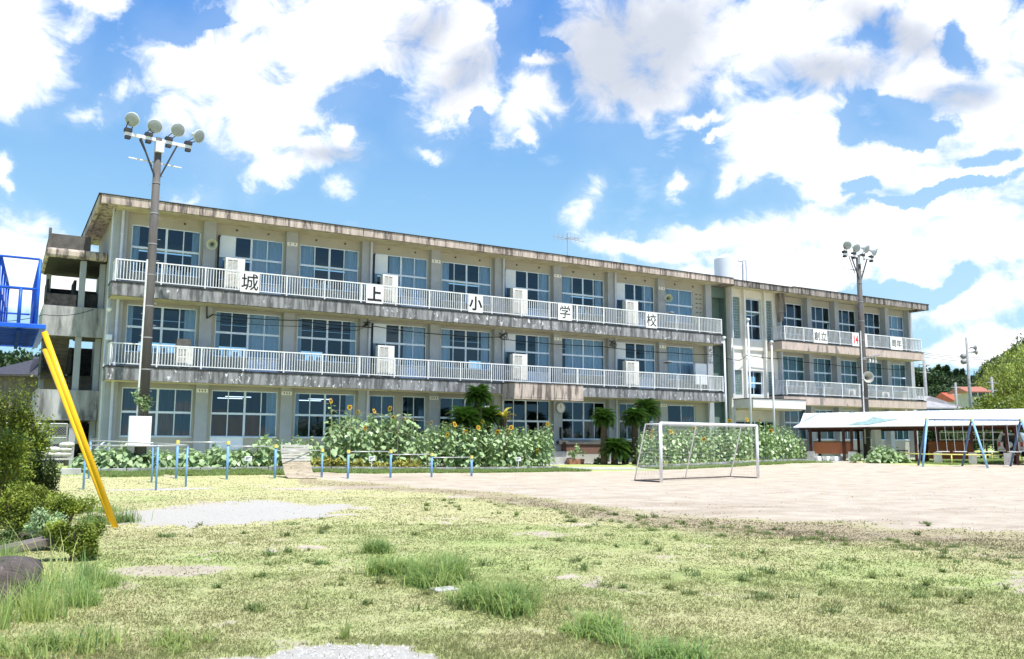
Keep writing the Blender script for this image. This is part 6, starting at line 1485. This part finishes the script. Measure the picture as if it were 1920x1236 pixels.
tuft('grass_tuft', 'pale grass tuft cut by the lower edge of the picture', gt(1262, 1236), .25, .17, 1200, .88, bright=1.25)
tuft('grass_tuft', 'small dark weed tuft left of the small upright tuft', gt(604, 1060), .12, .09, 260, .95)
tuft('grass_tuft', 'tuft of green grass at the foot of the yellow slide leg', gt(196, 980), .5, .24, 1300, .85, w_=.012)
tuft('grass_tuft', 'longer green grass behind the foot of the slide leg', gt(175, 962), .5, .2, 800, .8, w_=.012)
tuft('grass_tuft', 'yellow green long grass clump at the lower left', gt(140, 1215), .40, .14, 1100, .6, lean=1.0, bright=1.15)
tuft('grass_tuft', 'yellow green long grass clump above the gravel patch', gt(330, 1215), .26, .13, 600, .6, lean=1.0, bright=1.15)
tuft('grass_tuft', 'thin upright grass clump left of the gravel patch', gt(645, 1200), .05, .17, 90, .6, lean=.6, bright=1.1)
tuft('grass_tuft', 'straggly grass clump at the lower left corner', gt(30, 1225), .36, .14, 700, .6, lean=1.0, bright=1.15)
tuft('tall_grass', 'tall arching grass growing between boulder and azaleas', gt(110, 1130), .36, .42, 1100, .75, w_=.006, lean=.9, cat='tall grass', grp='tall grass at the left edge', bright=1.3)
tuft('tall_grass', 'tall grass clump right of the rounded azalea', gt(160, 1105), .34, .28, 1500, .75, w_=.006, lean=.8, cat='tall grass', grp='tall grass at the left edge', bright=1.2)
tuft('tall_grass', 'thin dry grass growing before the boulder', gt(45, 1170), .4, .30, 1100, .6, w_=.005, lean=.6, cat='tall grass', grp='tall grass at the left edge', bright=1.3)
tuft('tall_grass', 'tall grass rising left behind the boulder', gt(8, 1075), .35, .62, 900, .7, w_=.007, lean=.6, cat='tall grass', grp='tall grass at the left edge', bright=1.2)
tuft('tall_grass', 'pale bent grass stalks before the azaleas', gt(95, 1095), .15, .72, 80, .35, w_=.007, lean=1.0, cat='tall grass', grp='tall grass at the left edge', bright=1.4)
# scattered small weeds on the lawn
VV, FF, CC = [], [], []; nb = 0
spots = [(x, y) for x, y in zip(r_.uniform(300, 1920, 150), r_.uniform(975, 1150, 150))]+[(x, np.interp(x, (900, 1300, 1900), (940, 985, 1040))+r_.uniform(-8, 22)) for x in r_.uniform(800, 1900, 120)]
for px, py in spots:
    p = gt(px, py); n = int(r_.uniform(8, 40)); rr = r_.uniform(.02, .14); a = r_.uniform(0, 6.28, n); P = np.stack([p.x+np.cos(a)*rr*r_.uniform(0, 1, n), p.y+np.sin(a)*rr*r_.uniform(0, 1, n), np.full(n, p.z-.01)], 1)
    V, FQ, C_ = blades(P, r_.uniform(.04, .12), .008+.0005*p.y, gcol(np.full(n, r_.uniform(.5, .95)), n, r_)*r_.uniform(.9, 1.35), r_, 1.9); VV.append(V); FF.append(FQ+nb); CC.append(C_); nb += len(V)
tag(link('weeds', arr_mesh('weeds', np.concatenate(VV), np.concatenate(FF), 'grass_blade', tint=np.concatenate(CC))), 'scattered small green weeds', 'weeds', kind='stuff')
# pebbles and crumbs of gravel
VV = []; FF = []; nb = 0
n = 9000; b_ = YAW+r_.uniform(-.6, .6, n); d = np.sqrt(r_.uniform(16, 900, n)); x = d*np.sin(b_); y = d*np.cos(b_); x[:2500] = r_.uniform(-.6, 3, 2500); y[:2500] = r_.uniform(4.2, 6.4, 2500); ba_, gv_, _, _ = cover(x, y); k = (ba_ > .5) & (r_.uniform(0, 1, n) < .35+.65*gv_); x, y, n = x[k], y[k], int(k.sum())
s = r_.uniform(.004, .012, n)*(1+np.hypot(x, y)/14); base = np.array([(1, 0, 0), (0, 1, 0), (-1, 0, 0), (0, -1, 0), (0, 0, 1)]); V = np.stack([x, y, G(x, y)+.05*(vn(x, y, .5, 51)-.5)], 1)[:, None]+base*s[:, None, None]*r_.uniform(.6, 1.3, (n, 5, 3))
I = np.arange(n)[:, None]*5; FQ = np.concatenate([I+np.array(f) for f in ((0, 1, 4), (1, 2, 4), (2, 3, 4), (3, 0, 4))])
tag(link('pebbles', arr_mesh('pebbles', V.reshape(-1, 3), FQ, 'concrete')), 'loose pebbles and gravel crumbs', 'pebbles', kind='stuff')

# ivy on the near pole, over its electrical box
P, T = clump_points(520, .48, .34, .62, 9, rng, base=0.); a = fy(266, 780, 37.55)
o = thing('ivy', 'leafy creeper climbing the near floodlight pole above its white box', 'creeper', (a.x, 37.75, a.z-.05)); link('foliage', leaf_mesh('foliage', P, .13, 'leaf_sun', 1.2, T*.8), o)
q = MB(); q.tube([(.1, -.05, -1.5), (.14, -.06, 0), (.0, -.12, .6), (.1, 0, 1.0)], .012, 5); q.build('stem', 'bark', o)
